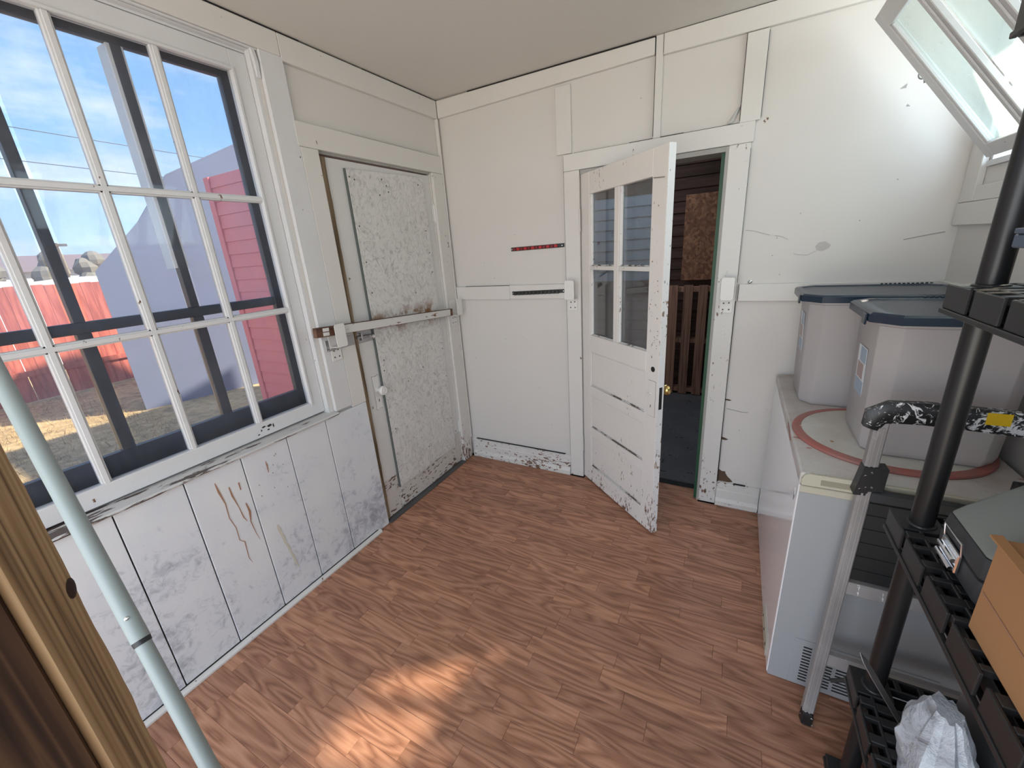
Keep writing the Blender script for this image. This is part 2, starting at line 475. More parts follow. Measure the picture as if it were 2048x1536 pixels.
# ------------------------------------------------------------------ mesh helpers
class MB:
    def __init__(s, base=(0, 0, 0)):
        s.v, s.f, s.mi = [], [], []
        s.mats = []
        s.base = Vector(base)
        s.cur = 0

    def mat(s, mname):
        if mname not in s.mats:
            s.mats.append(mname)
        s.cur = s.mats.index(mname)
        return s

    def add(s, vs_, fs_):
        k = len(s.v)
        s.v += [Vector(p) for p in vs_]
        s.f += [tuple(i + k for i in f) for f in fs_]
        s.mi += [s.cur] * len(fs_)
        return s

    def hexa(s, p):
        return s.add(p, [(0, 3, 2, 1), (4, 5, 6, 7), (0, 1, 5, 4), (1, 2, 6, 5), (2, 3, 7, 6), (3, 0, 4, 7)])

    def box(s, x0, x1, y0, y1, z0, z1):
        return s.hexa([(x0, y0, z0), (x1, y0, z0), (x1, y1, z0), (x0, y1, z0), (x0, y0, z1), (x1, y0, z1), (x1, y1, z1), (x0, y1, z1)])

    def obox(s, o, u, v, w_):
        """box from corner o along three edge vectors"""
        o, u, v, w_ = map(Vector, (o, u, v, w_))
        return s.hexa([o, o + u, o + u + v, o + v, o + w_, o + u + w_, o + u + v + w_, o + v + w_])

    def prism(s, loop, ext):
        """closed polygon (list of 3D points) extruded by vector ext"""
        n = len(loop)
        ext = Vector(ext)
        a = [Vector(p) for p in loop]
        fs_ = [tuple(range(n - 1, -1, -1)), tuple(range(n, 2 * n))]
        fs_ += [(i, (i + 1) % n, n + (i + 1) % n, n + i) for i in range(n)]
        return s.add(a + [p + ext for p in a], fs_)

    def loft(s, loops, cap=True):
        n = len(loops[0])
        vs_ = [p for l in loops for p in l]
        fs_ = []
        for k in range(len(loops) - 1):
            for i in range(n):
                fs_.append((k * n + i, k * n + (i + 1) % n, (k + 1) * n + (i + 1) % n, (k + 1) * n + i))
        if cap:
            fs_.append(tuple(range(n - 1, -1, -1)))
            fs_.append(tuple(range((len(loops) - 1) * n, len(loops) * n)))
        return s.add(vs_, fs_)

    def tube(s, path, r, n=14, cap=True):
        path = [Vector(p) for p in path]
        rs = r if isinstance(r, (list, tuple)) else [r] * len(path)
        loops = []
        ref = None
        for i, p in enumerate(path):
            d = (path[min(i + 1, len(path) - 1)] - path[max(i - 1, 0)]).normalized()
            if ref is None:
                ref = d.orthogonal().normalized()
            a = (ref - d * ref.dot(d)).normalized()
            ref = a
            b_ = d.cross(a)
            loops.append([p + (a * math.cos(2 * math.pi * k / n) + b_ * math.sin(2 * math.pi * k / n)) * rs[i] for k in range(n)])
        return s.loft(loops, cap)

    def lathe(s, o, axis, prof, n=20):
        o, axis = Vector(o), Vector(axis).normalized()
        a = axis.orthogonal().normalized()
        b_ = axis.cross(a)
        return s.loft([[o + axis * h + (a * math.cos(2 * math.pi * k / n) + b_ * math.sin(2 * math.pi * k / n)) * r for k in range(n)] for r, h in prof])

    def build(s, name, mat=None, parent=None, bevel=0.0, smooth=False, seg=1):
        me = bpy.data.meshes.new(name)
        me.from_pydata([tuple(p - s.base) for p in s.v], [], s.f)
        names = s.mats if s.mats else [mat]
        for mn in names:
            me.materials.append(M[mn])
        if s.mats:
            me.polygons.foreach_set('material_index', s.mi)
        bm = bmesh.new()
        bm.from_mesh(me)
        bmesh.ops.recalc_face_normals(bm, faces=bm.faces)
        if bevel > 0:
            ed = [e_ for e_ in bm.edges if len(e_.link_faces) == 2 and e_.calc_face_angle(0) > 0.6]
            bmesh.ops.bevel(bm, geom=ed, offset=bevel, segments=seg, profile=0.5, affect='EDGES', clamp_overlap=True)
        bm.to_mesh(me)
        bm.free()
        if smooth:
            me.shade_smooth()
            try:
                me.set_sharp_from_angle(angle=math.radians(35))
            except Exception:
                pass
        o = bpy.data.objects.new(name, me)
        COL.objects.link(o)
        if parent is not None:
            o.parent = parent
            o.location = s.base - world_of(parent)
        else:
            o.location = s.base
        return o

def world_of(o):
    v = Vector(o.location)
    while o.parent:
        o = o.parent
        v += o.location
    return v

def empty(name, loc):
    o = bpy.data.objects.new(name, None)
    o.empty_display_size = 0.05
    COL.objects.link(o)
    o.location = loc
    return o

def tag(o, label, cat, group=None):
    o['label'] = label
    o['category'] = cat
    if group:
        o['group'] = group
    return o

def struct(o):
    o['kind'] = 'structure'
    return o

def stuff(o):
    o['kind'] = 'stuff'
    return o

# =================================================================== ROOM SHELL
H = 2.436
W = 2.52
YB = -3.40
# ---- floor: dark bed and single laminate strips
fl = struct(MB().box(-0.10, W + 0.1, YB, 0.17, -0.06, -0.010).build('floor', 'black_gap'))
ROW = 0.0655
random.seed(11)
plank_mesh = {}
LENS = (0.30, 0.36, 0.42, 0.48)

def plank(length):
    if length not in plank_mesh:
        g = 0.0003
        o = MB().box(g, length - g, g, ROW - g, -0.010, 0.0).build('plank', 'floor', fl, bevel=0.0006)
        plank_mesh[length] = o.data
        bpy.data.objects.remove(o)
    o = bpy.data.objects.new('plank', plank_mesh[length])
    COL.objects.link(o)
    o.parent = fl
    return o
y = 0.10
row = 0
nplank = 0
while y > -2.45:
    y -= ROW
    x = -0.05 - random.uniform(0, 0.28)
    x1 = W - 0.005 if y < -0.07 else 1.66
    if y > -0.07:
        x = 0.94
    while x < x1 - 0.02:
        L = random.choice(LENS)
        if x + L > x1:
            L = round(x1 - x, 3)
        if L > 0.02:
            x_ = x
            if x_ < 0:
                L = round(L + x_, 3)
                x_ = 0.0
            if L > 0.02:
                p_ = plank(L)
                p_.location = (x_, y, 0)
                nplank += 1
        x = x_ + L
    row += 1
# the boards behind the photographer, seen from nowhere in the picture
MB().box(0, W, YB, y, -0.010, 0.0).build('plank', 'floor', fl)
# ---- ceiling
struct(MB().box(-0.14, W + 0.14, YB, 0.12, H, H + 0.06).build('ceiling', 'ceil'))
# ---- left wall
wl = MB()
WY0, WY1, WZ0, WZ1 = -2.62, -1.165, 0.80, 2.365
DY0, DY1, DZ1 = -0.955, -0.135, 2.022
wl.box(-0.14, 0, YB, WY0, 0, H).box(-0.14, 0, WY0, WY1, 0, WZ0).box(-0.14, 0, WY0, WY1, WZ1, H)
wl.box(-0.14, 0, WY1, DY0, 0, H).box(-0.14, 0, DY0, DY1, DZ1, H).box(-0.14, 0, DY1, 0.12, 0, H)
wall_l = struct(wl.build('wall_left', 'wall'))
edges = [-0.957, -1.2235, -1.431, -1.634, -1.840, -2.045, -2.25, -2.455, -2.66, -2.90, -3.15, YB]
for a, b_ in zip(edges[:-1], edges[1:]):
    MB((0, b_, 0)).box(0.0005, 0.020 + random.uniform(-0.0008, 0.0008), b_ + 0.0022, a - 0.0022, 0.004, 0.797).build('board', 'wains', wall_l, bevel=0.0015)
# rust runs and a yellow stain on the boards
random.seed(5)
def stain(name, pts, width, mname, parent, xs):
    """thin dried run of dirt lying on a wall board, own outline"""
    L_, R_ = [], []
    for (yy, zz), w_ in zip(pts, [q * 0.62 for q in width]):
        L_.append((xs, yy - w_, zz))
        R_.append((xs, yy + w_, zz))
    loop = L_ + R_[::-1]
    return MB().prism(loop, (0.0006, 0, 0)).build(name, mname, parent)
M['rust'] = plain('rust_run', (0.36, 0.19, 0.12), 0.7)
M['rust2'] = plain('rust_dark', (0.25, 0.11, 0.07), 0.7)
M['yellowstain'] = plain('yellow_stain', (0.60, 0.575, 0.48), 0.6)
xs = 0.0209
stain('rust_run', [(-1.748, .742), (-1.744, .70), (-1.735, .64), (-1.738, .575), (-1.726, .52), (-1.728, .46), (-1.712, .44), (-1.716, .36), (-1.708, .33)], [.002, .006, .003, .0022, .002, .0018, .003, .0016, .0006], 'rust', wall_l, xs)
stain('rust_run', [(-1.706, .70), (-1.704, .66), (-1.694, .60), (-1.688, .545), (-1.68, .52)], [.003, .005, .002, .003, .001], 'rust', wall_l, xs)
stain('rust_run', [(-1.668, .70), (-1.668, .665)], [.004, .003], 'rust', wall_l, xs)
stain('rust_run', [(-1.665, .60), (-1.660, .555), (-1.668, .51), (-1.662, .45), (-1.655, .41)], [.003, .007, .003, .0015, .0006], 'rust', wall_l, xs)
stain('rust_spot', [(-1.545, .735), (-1.543, .715), (-1.545, .68)], [.001, .005, .002], 'rust', wall_l, xs)
for i in range(9):
    yy, zz = random.uniform(-1.60, -1.47), random.uniform(.55, .76)
    stain('rust_spot', [(yy, zz), (yy + .001, zz - .006)], [.002, .0015], 'rust2', wall_l, xs)
stain('yellow_stain', [(-1.572, .425), (-1.568, .40), (-1.566, .375), (-1.560, .35), (-1.560, .32), (-1.550, .29), (-1.549, .26), (-1.541, .23), (-1.539, .20), (-1.533, .17), (-1.531, .155)], [.004, .013, .009, .012, .007, .011, .006, .009, .007, .006, .002], 'yellowstain', wall_l, xs)
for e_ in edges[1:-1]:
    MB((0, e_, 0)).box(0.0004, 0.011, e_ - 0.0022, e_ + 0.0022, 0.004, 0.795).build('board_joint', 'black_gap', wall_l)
# quarter-round strip at the floor
struct(MB().prism([(0.020, 0, 0.001), (0.040, 0, 0.001), (0.040, 0, 0.010), (0.034, 0, 0.018), (0.020, 0, 0.020)], (0, -2.30, 0)).build('baseboard_left', 'trim'))
bpy.data.objects['baseboard_left'].location = (0, -1.035, 0)
# ---- back wall
BX0, BX1, BZ1 = 0.932, 1.664, 1.922
wb = MB()
wb.box(0, BX0, 0, 0.12, 0, H).box(BX0, BX1, 0, 0.12, BZ1, H).box(BX1, W, 0, 0.12, 0, H)
wall_b = struct(wb.build('wall_back', 'wall'))
# ---- right wall with the hopper window opening
RY0, RY1, RZ0, RZ1 = -1.27, -0.125, 1.70, 2.32
wr = MB()
wr.box(W, W + 0.12, YB, RY0, 0, H).box(W, W + 0.12, RY0, RY1, 0, RZ0).box(W, W + 0.12, RY0, RY1, RZ1, H).box(W, W + 0.12, RY1, 0.12, 0, H)
wall_r = struct(wr.build('wall_right', 'wall'))

# =================================================================== TRIM BOARDS
tn = [0]
def trim(x0, x1, y0, y1, z0, z1, mname='trim', bevel=0.002):
    tn[0] += 1
    return struct(MB((x0, y1, z0)).box(x0, x1, y0, y1, z0, z1).build('trim_%d' % tn[0], mname, bevel=bevel))
# left wall, under the ceiling
trim(0.0005, 0.021, -1.054, -0.0215, 2.332, 2.428)
trim(0.0005, 0.021, -2.75, -1.0555, 2.345, 2.428)
# left wall door casing
trim(0.0005, 0.021, -1.057, -0.030, 2.0225, 2.121)
trim(0.0005, 0.020, -1.0475, -0.957, 0.7985, 2.0215)
trim(0.0005, 0.020, -0.134, -0.032, 0.002, 2.0215, 'trim_worn')
trim(0.0005, 0.024, -0.0305, -0.0205, 0.16, 2.331)
# back wall top boards
def slope_board(x0, x1, z0a, z0b, z1a, z1b, mname='trim'):
    tn[0] += 1
    b_ = MB((x0, 0, z0a))
    b_.hexa([(x0, -0.020, z0a), (x1, -0.020, z0b), (x1, -0.0005, z0b), (x0, -0.0005, z0a), (x0, -0.020, z1a), (x1, -0.020, z1b), (x1, -0.0005, z1b), (x0, -0.0005, z1a)])
    return struct(b_.build('trim_%d' % tn[0], mname, bevel=0.002))
slope_board(0.022, 1.312, 2.334, 2.360, 2.428, 2.428)
slope_board(1.3525, W - 0.001, 2.351, 2.347, 2.433, 2.433)
trim(1.3165, 1.3505, -0.016, -0.0005, 2.010, 2.434)
trim(0.801, 0.888, -0.017, -0.0005, 2.012, 2.336)
trim(1.697, 1.778, -0.018, -0.0005, 2.009, 2.3465)
# back door casing
trim(0.841, 1.760, -0.021, -0.0005, 1.924, 2.0085)
trim(0.841, 0.932, -0.020, -0.0005, 0.002, 1.9230, 'trim')
trim(1.663, 1.752, -0.020, -0.0005, 0.002, 1.9230, 'trim_worn')
# chair rails
trim(0.022, 0.4455, -0.018, -0.0005, 1.222, 1.310)
trim(0.4465, 0.8395, -0.018, -0.0005, 1.225, 1.313)
trim(1.763, W - 0.001, -0.018, -0.0005, 1.205, 1.289)
# chair rail and boards on the right wall
trim(W - 0.018, W - 0.0005, -3.0, -0.019, 1.205, 1.289)
trim(W - 0.020, W - 0.0005, -0.120, -0.006, 1.588, 2.345)
trim(W - 0.024, W - 0.0005, -1.40, -0.006, 1.505, 1.586)
trim(W - 0.018, W - 0.0005, -1.27, -0.1215, 1.5875, 1.640)
trim(W - 0.020, W - 0.0005, -1.36, -1.272, 1.588, 2.345)
trim(W - 0.020, W - 0.0005, -1.36, -0.006, 2.3465, 2.434)

def baseboard(name, x0, x1):
    prof = [(0, -0.0005, 0.002), (0, -0.034, 0.002), (0, -0.034, 0.030), (0, -0.026, 0.046), (0, -0.022, 0.050), (0, -0.022, 0.098), (0, -0.016, 0.104), (0, -0.016, 0.138), (0, -0.008, 0.146), (0, -0.0005, 0.148)]
    o = MB((x0, 0, 0)).prism([(x0, p[1], p[2]) for p in prof], (x1 - x0, 0, 0)).build(name, 'base')
    return struct(o)
baseboard('baseboard_back', 0.036, 0.8395)
baseboard('baseboard_back_right', 1.7535, 1.972)
# broken plaster at the foot of the wall right of the door, peeling paint, plaster scar
M['lath'] = plain('bare_lath', (0.10, 0.062, 0.038), 0.85)
def flat_patch(name, pts, mname, y0=-0.0015):
    return MB().prism([(px, y0, pz) for px, pz in pts], (0, 0.001, 0)).build(name, mname, wall_b)
flat_patch('broken_plaster', [(1.754, .150), (1.815, .150), (1.835, .156), (1.822, .172), (1.806, .186), (1.795, .204), (1.790, .218), (1.775, .216), (1.7535, .228)], 'lath')
flat_patch('broken_plaster', [(1.754, .42), (1.775, .417), (1.79, .424), (1.77, .432), (1.754, .436)], 'lath')
flat_patch('broken_plaster', [(1.754, .66), (1.775, .657), (1.785, .662), (1.77, .667), (1.754, .668)], 'lath')
M['scar'] = plain('plaster_scar', (0.50, 0.48, 0.46), 0.7)
flat_patch('plaster_scar', [(2.055, 1.452), (2.066, 1.468), (2.09, 1.472), (2.112, 1.456), (2.108, 1.442), (2.085, 1.43), (2.062, 1.434)], 'scar', -0.0012)
M['crack'] = plain('hairline_crack', (0.36, 0.345, 0.33), 0.8)
def crack(pts, wd=0.0016):
    lp = [(x_, z_ + wd) for x_, z_ in pts] + [(x_, z_ - wd) for x_, z_ in pts[::-1]]
    return flat_patch('crack', lp, 'crack', -0.0012)
crack([(1.765, 1.545), (1.80, 1.54), (1.84, 1.525), (1.87, 1.515)], 0.0009)
crack([(1.89, 1.512), (1.92, 1.505), (1.945, 1.49)], 0.0009)
crack([(1.975, 1.425), (1.99, 1.42), (2.03, 1.415), (2.06, 1.432)], 0.0009)
crack([(2.36, 1.46), (2.40, 1.468), (2.44, 1.475), (2.485, 1.482)], 0.002)
crack([(1.765, 0.61), (1.80, 0.605), (1.84, 0.598), (1.87, 0.60)], 0.002)
flat_patch('nail_hole', [(2.25, 2.03), (2.27, 2.045), (2.268, 2.03)], 'crack')
flat_patch('nail_hole', [(2.28, 1.965), (2.292, 1.963), (2.283, 1.972)], 'crack')
for hx, hz in ((.33, 1.36), (.50, 1.62), (.26, 1.46), (.38, .95), (.62, .62), (.70, .35), (.12, .80), (1.25, 2.2), (1.98, 1.60), (1.90, 1.50), (1.89, 1.42), (1.93, 1.33), (2.20, 1.55), (2.30, 1.70)):
    flat_patch('nail_hole', [(hx - .003, hz), (hx, hz - .003), (hx + .003, hz), (hx, hz + .004)], 'crack')
# open joints where boards have shrunk away from each other
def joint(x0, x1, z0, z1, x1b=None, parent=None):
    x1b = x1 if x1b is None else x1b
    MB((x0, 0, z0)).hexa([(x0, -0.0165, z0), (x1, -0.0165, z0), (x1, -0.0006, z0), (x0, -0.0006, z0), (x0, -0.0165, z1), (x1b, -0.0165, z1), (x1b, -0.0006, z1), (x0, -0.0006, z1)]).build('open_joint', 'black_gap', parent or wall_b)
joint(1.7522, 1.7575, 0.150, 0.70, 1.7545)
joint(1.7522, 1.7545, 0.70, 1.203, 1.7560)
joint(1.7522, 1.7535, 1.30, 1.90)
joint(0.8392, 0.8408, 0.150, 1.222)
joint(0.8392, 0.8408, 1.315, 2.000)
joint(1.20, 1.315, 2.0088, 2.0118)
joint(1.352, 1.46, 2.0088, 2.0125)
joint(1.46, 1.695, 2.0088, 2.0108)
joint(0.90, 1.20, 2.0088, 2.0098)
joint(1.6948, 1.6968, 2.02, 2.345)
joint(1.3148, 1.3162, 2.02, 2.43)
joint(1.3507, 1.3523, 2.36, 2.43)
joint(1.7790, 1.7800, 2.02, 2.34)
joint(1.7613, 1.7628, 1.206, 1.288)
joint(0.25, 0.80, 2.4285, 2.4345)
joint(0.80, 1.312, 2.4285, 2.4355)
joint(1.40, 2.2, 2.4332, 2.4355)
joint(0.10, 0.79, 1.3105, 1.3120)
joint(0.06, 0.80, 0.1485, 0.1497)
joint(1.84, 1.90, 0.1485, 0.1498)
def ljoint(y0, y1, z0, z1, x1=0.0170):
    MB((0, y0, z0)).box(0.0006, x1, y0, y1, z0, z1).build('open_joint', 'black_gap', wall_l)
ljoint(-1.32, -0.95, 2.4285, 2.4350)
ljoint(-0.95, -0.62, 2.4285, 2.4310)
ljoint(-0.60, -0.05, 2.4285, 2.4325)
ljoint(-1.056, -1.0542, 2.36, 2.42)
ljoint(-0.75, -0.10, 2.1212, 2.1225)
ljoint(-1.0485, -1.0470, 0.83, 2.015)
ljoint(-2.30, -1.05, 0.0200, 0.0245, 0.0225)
# peeling flap of paper beside the upper batten
pf = MB()
loops = []
for i in range(7):
    t_ = i / 6
    z_ = 2.015 + 0.075 * t_
    wdt = 0.030 * (1 - t_ * 0.75) + 0.004
    x1_ = 1.693
    loops.append([(x1_ - 0.055 * (1 - t_), -0.002 - 0.004, z_ - 0.004), (x1_ - 0.055 * (1 - t_) + wdt * 0.5, -0.012 - 0.016 * math.sin(math.pi * t_), z_), (x1_ - 0.055 * (1 - t_) + wdt, -0.003, z_ + 0.002)])
pf.loft(loops, cap=True)
pf.build('peeling_flap', 'trim', wall_b, smooth=True)

# =================================================================== WINDOW 1 (left wall)
win = MB((0, WY1, WZ0))
win.box(-0.14, -0.001, WY1 - 0.0005, WY1 - 0.012, WZ0 + .001, WZ1 - .001)
win.box(-0.14, -0.001, WY0 + 0.0005, WY0 + 0.012, WZ0 + .001, WZ1 - .001)
win.box(-0.14, -0.001, WY0 + 0.012, WY1 - 0.012, WZ1 - 0.013, WZ1 - 0.001)
window_1 = struct(win.build('window_1', 'winpaint'))
def wpart(name, mname, x0, x1, y0, y1, z0, z1, bevel=0.0015, parent=None):
    return MB((x0, y0, z0)).box(x0, x1, y0, y1, z0, z1).build(name, mname, parent or window_1, bevel=bevel)
wpart('casing', 'winpaint', 0.0005, 0.020, -1.150, -1.0485, 0.812, 2.3445)
wpart('casing', 'winpaint', 0.0005, 0.020, -2.72, -2.63, 0.812, 2.3445)
# stepped inner stops
for (x0, x1, ya, yb) in ((-0.028, -0.006, -1.1535, -1.1660), (-0.044, -0.028, -1.1535, -1.176)):
    wpart('stop', 'winpaint', x0, x1, yb, ya, 0.812, 2.352)
wpart('stop', 'winpaint', -0.028, -0.006, WY0 + .013, -1.1665, 2.338, 2.351)
wpart('stop', 'winpaint', -0.050, -0.029, WY0 + .013, -1.1765, 2.330, 2.351)
wpart('head_bead', 'winpaint', 0.0005, 0.012, -2.62, -1.151, 2.3385, 2.3445)
# small wooden block at the upper corner
MB((0, -1.156, 2.25)).prism([(0.0, -1.178, 2.342), (0.012, -1.178, 2.342), (0.016, -1.174, 2.30), (0.006, -1.170, 2.245), (0.0, -1.170, 2.245)], (0, 0.018, 0)).build('corner_block', 'winpaint', window_1, bevel=0.002)
# sill
MB((0, -1.15, 0.79)).prism([(-0.10, 0, 0.801), (0.034, 0, 0.799), (0.038, 0, 0.805), (0.032, 0, 0.8105), (-0.10, 0, 0.816)], (0, -1.52, 0)).build('sill', 'sillpaint', window_1)
bpy.data.objects['sill'].location += Vector((0, -1.150, 0))
# sash: stiles and rails
SX0, SX1 = -0.062, -0.030
GY1 = -1.2455
PITCH = 0.2595
MU = 0.0245
cols = [GY1 - k * PITCH for k in range(6)]          # muntin centres sit between panes
sash = MB((SX0, -1.17, 0.83))
sash.box(SX0, SX1, GY1, -1.1775, 0.822, 2.328)
LEFTY = GY1 - 5 * PITCH + MU
sash.box(SX0, SX1, LEFTY - 0.068, LEFTY, 0.822, 2.328)
sash.box(SX0, SX1, LEFTY, GY1, 2.258, 2.328)
sash.box(SX0, SX1, LEFTY, GY1, 0.822, 0.886)
sash_o = sash.build('sash', 'winpaint', window_1, bevel=0.002)
# raised bead around the glass
bead = MB((SX0, -1.17, 0.83))
bead.box(SX1, SX1 + 0.005, GY1, GY1 + 0.010, 0.876, 2.268).box(SX1, SX1 + 0.005, LEFTY, GY1, 2.258, 2.268)
bead.build('sash_bead', 'winpaint', window_1, bevel=0.001)
for k in range(1, 5):
    yc = GY1 - k * PITCH + MU / 2
    b_ = MB((SX0, yc, 0.886))
    b_.box(SX0 + 0.004, SX1 - 0.006, yc - 0.0135, yc + 0.0135, 0.886, 2.258)
    b_.box(SX1 - 0.006, SX1 - 0.0005, yc - 0.0075, yc + 0.0075, 0.886, 2.258)
    b_.build('muntin', 'winpaint', window_1, bevel=0.0012)
for zc in (1.800, 1.340):
    b_ = MB((SX0, LEFTY, zc))
    b_.box(SX0 + 0.005, SX1 - 0.006, LEFTY, GY1, zc - 0.0125, zc + 0.0125)
    b_.box(SX1 - 0.006, SX1 + 0.0003, LEFTY, GY1, zc - 0.0075, zc + 0.0075)
    b_.build('muntin', 'winpaint', window_1, bevel=0.0012)
zr = [(0.886, 1.3275), (1.3525, 1.7875), (1.8125, 2.258)]
for k in range(5):
    ya = GY1 - k * PITCH - (0 if k == 0 else 0.0012)
    yb = GY1 - (k + 1) * PITCH + MU + 0.001
    for (za, zb) in zr:
        MB((-0.05, yb, za)).box(-0.0500, -0.0465, yb, ya, za, zb).build('pane', 'pane', window_1)
# black smears on the bottom rail
M['smear'] = plain('black_smear', (0.02, 0.02, 0.02), 0.6)
for (yy, zz, a_, b_) in ((-1.462, .861, .012, .006), (-1.487, .864, .010, .004), (-1.445, .855, .003, .010), (-1.47, .845, .006, .004), (-1.515, .838, .005, .003), (-1.50, .852, .003, .005)):
    MB().prism([(-0.0295, yy - a_, zz), (-0.0295, yy - a_ * .3, zz - b_), (-0.0295, yy + a_, zz - b_ * .4), (-0.0295, yy + a_ * .5, zz + b_), (-0.0295, yy - a_ * .4, zz + b_ * .7)], (0.0005, 0, 0)).build('smear', 'smear', window_1)
# storm window outside: dark frame, bars, bright channel, glass
st = MB((-0.11, -1.20, 0.9))
st.box(-0.125, -0.098, -1.254, -1.178, 0.817, 2.35)
st.box(-0.125, -0.098, -2.60, -1.254, 2.250, 2.35)
st.box(-0.125, -0.098, -2.60, -1.254, 0.817, 0.952)
st.box(-0.125, -0.098, -2.60, -1.254, 1.366, 1.402)
st.build('storm_frame', 'storm', window_1, bevel=0.002)
bars = (-1.576, -1.910, -2.244)
for i, yc in enumerate(bars):
    wpart('storm_bar', 'storm', -0.127, -0.0955, yc - 0.014, yc + 0.014, 1.402, 2.250)
    wpart('storm_bar', 'storm', -0.127, -0.0955, yc - 0.018, yc + 0.018, 0.952, 1.366)
    if i == 0:
        wpart('storm_channel', 'alu_bright', -0.165, -0.100, yc - 0.024, yc - 0.0145, 1.55, 2.249, 0)
        wpart('storm_channel', 'alu_bright', -0.165, -0.100, yc + 0.0145, yc + 0.021, 1.55, 2.249, 0)
yy = [-1.254] + list(bars) + [-2.60]
for a, b_ in zip(yy[:-1], yy[1:]):
    for (za, zb) in ((0.952, 1.366), (1.402, 2.250)):
        MB((-0.112, b_, za)).box(-0.113, -0.110, b_ + (0.027 if b_ != -2.60 else 0), a - (0.022 if a != -1.254 else 0), za, zb).build('storm_pane', 'storm_glass' if za > 1 else 'storm_glass_low', window_1)

# =================================================================== WINDOW 2 (right wall, hopper sash leaning into the room)
w2 = MB((W, RY0, RZ0))
w2.box(W + 0.001, W + 0.118, RY1 - 0.013, RY1 - 0.001, RZ0 + .001, RZ1 - .001).box(W + 0.001, W + 0.118, RY0 + .001, RY0 + 0.013, RZ0 + .001, RZ1 - .001)
w2.box(W + 0.001, W + 0.118, RY0 + 0.013, RY1 - 0.013, RZ1 - 0.013, RZ1 - .001).box(W - 0.012, W + 0.13, RY0 + 0.013, RY1 - 0.013, RZ0 + .001, RZ0 + 0.020)
window_2 = struct(w2.build('window_2', 'winpaint'))
PV = Vector((2.507, 0, 1.737))
DU = Vector((-0.384, 0, 0.497)).normalized()          # up the sash
DNm = Vector((-0.497, 0, -0.384)).normalized()        # room side (down and in)
SL = 0.640
def sb(name, a0, a1, y0, y1, t0, t1, mname='winpaint', bevel=0.002):
    o = PV + DU * a0 + DNm * t0
    o.y = y0
    return MB(o).obox(o, DU * (a1 - a0), (0, y1 - y0, 0), DNm * (t1 - t0)).build(name, mname, window_2, bevel=bevel)
SY1, SY0 = -0.160, -1.235
sb('sash_stile', 0, SL, SY1 - 0.052, SY1, -0.014, 0.014)
sb('sash_stile', 0, SL, SY0, SY0 + 0.052, -0.014, 0.014)
sb('sash_rail', SL - 0.062, SL, SY0 + .0525, SY1 - .0525, -0.0135, 0.0135)
sb('sash_rail', 0, 0.05, SY0 + .0525, SY1 - .0525, -0.0135, 0.0135)
mys = (-0.465, -0.705, -0.945)
for my in mys:
    sb('sash_muntin', 0.0505, SL - .0625, my - 0.026, my + 0.026, -0.004, 0.012)
    sb('sash_muntin_bead', 0.0505, SL - .0625, my - 0.010, my + 0.010, 0.0122, 0.018)
sb('sash_bead', 0.0505, SL - .0625, SY1 - .064, SY1 - .0525, 0.000, 0.010)
yl = [SY1 - 0.0525] + list(mys) + [SY0 + 0.0525]
for k in range(4):
    ya, yb = yl[k], yl[k + 1]
    if k > 0:
        ya -= 0.0255
    if k < 3:
        yb += 0.0255
    sb('pane', 0.0505, SL - .0625, yb, ya, -0.010, -0.007, 'milky', 0)
# eye hook on the sash stile and hinges
hk = MB((2.30, SY1, 2.03))
c0 = PV + DU * 0.375
c0.y = SY1 + 0.014
hk.tube([(c0.x + .012 * math.cos(a_), c0.y + 0.004, c0.z + .014 * math.sin(a_)) for a_ in [i * math.pi / 8 for i in range(15)]], 0.0024, 8)
hk.tube([c0 + Vector((0.004, -0.016, -0.014)), c0 + Vector((0.006, 0.002, -0.016)), c0 + Vector((0.010, 0.006, -0.028))], 0.003, 8)
hk.build('hook', 'steel', window_2, smooth=True)

# =================================================================== DOOR 1 (left wall, barred)
d1 = MB((-0.02, -0.54, 0.012))
d1.box(-0.048, -0.008, -0.940, -0.139, 0.012, 2.004)
door_1 = struct(d1.build('door_1', 'door1', bevel=0.002))
def dpart(name, mname, x0, x1, y0, y1, z0, z1, bevel=0.0015, parent=None):
    return MB((x0, y0, z0)).box(x0, x1, y0, y1, z0, z1).build(name, mname, parent or door_1, bevel=bevel)
pb = MB((-0.008, -0.5, 0.17))
pb.prism([(-0.0075, -0.803, 0.165), (-0.0075, -0.212, 0.168), (-0.0075, -0.214, 1.955), (-0.0075, -0.222, 1.975), (-0.0075, -0.240, 1.985), (-0.0075, -0.803, 1.967)], (0.013, 0, 0))
panel = pb.build('strand_board_panel', 'osb_white', door_1, bevel=0.0015)
M['osbedge'] = plain('dark_panel_edge', (0.11, 0.13, 0.12), 0.7)
dpart('panel_edge', 'osbedge', -0.0075, 0.0045, -0.8105, -0.8035, 0.165, 1.967, 0)
random.seed(3)
for (yy, zz) in ((-.79, 1.93), (-.76, 1.92), (-.57, 1.94), (-.54, 1.91), (-.53, 1.88), (-.27, 1.94), (-.60, 1.86), (-.78, 1.70), (-.775, 1.52), (-.77, 1.36), (-.25, 1.68), (-.24, 1.55), (-.235, 1.43), (-.42, 1.32), (-.77, .98), (-.78, .92), (-.77, .55), (-.23, .92), (-.225, .72), (-.23, .40), (-.45, .85), (-.60, .80), (-.50, .30)):
    MB((0.0055, yy, zz)).lathe((0.0054, yy, zz), (1, 0, 0), [(0.0045, 0), (0.0045, 0.0008), (0.002, 0.001)], 8).build('screw', 'screw', panel)
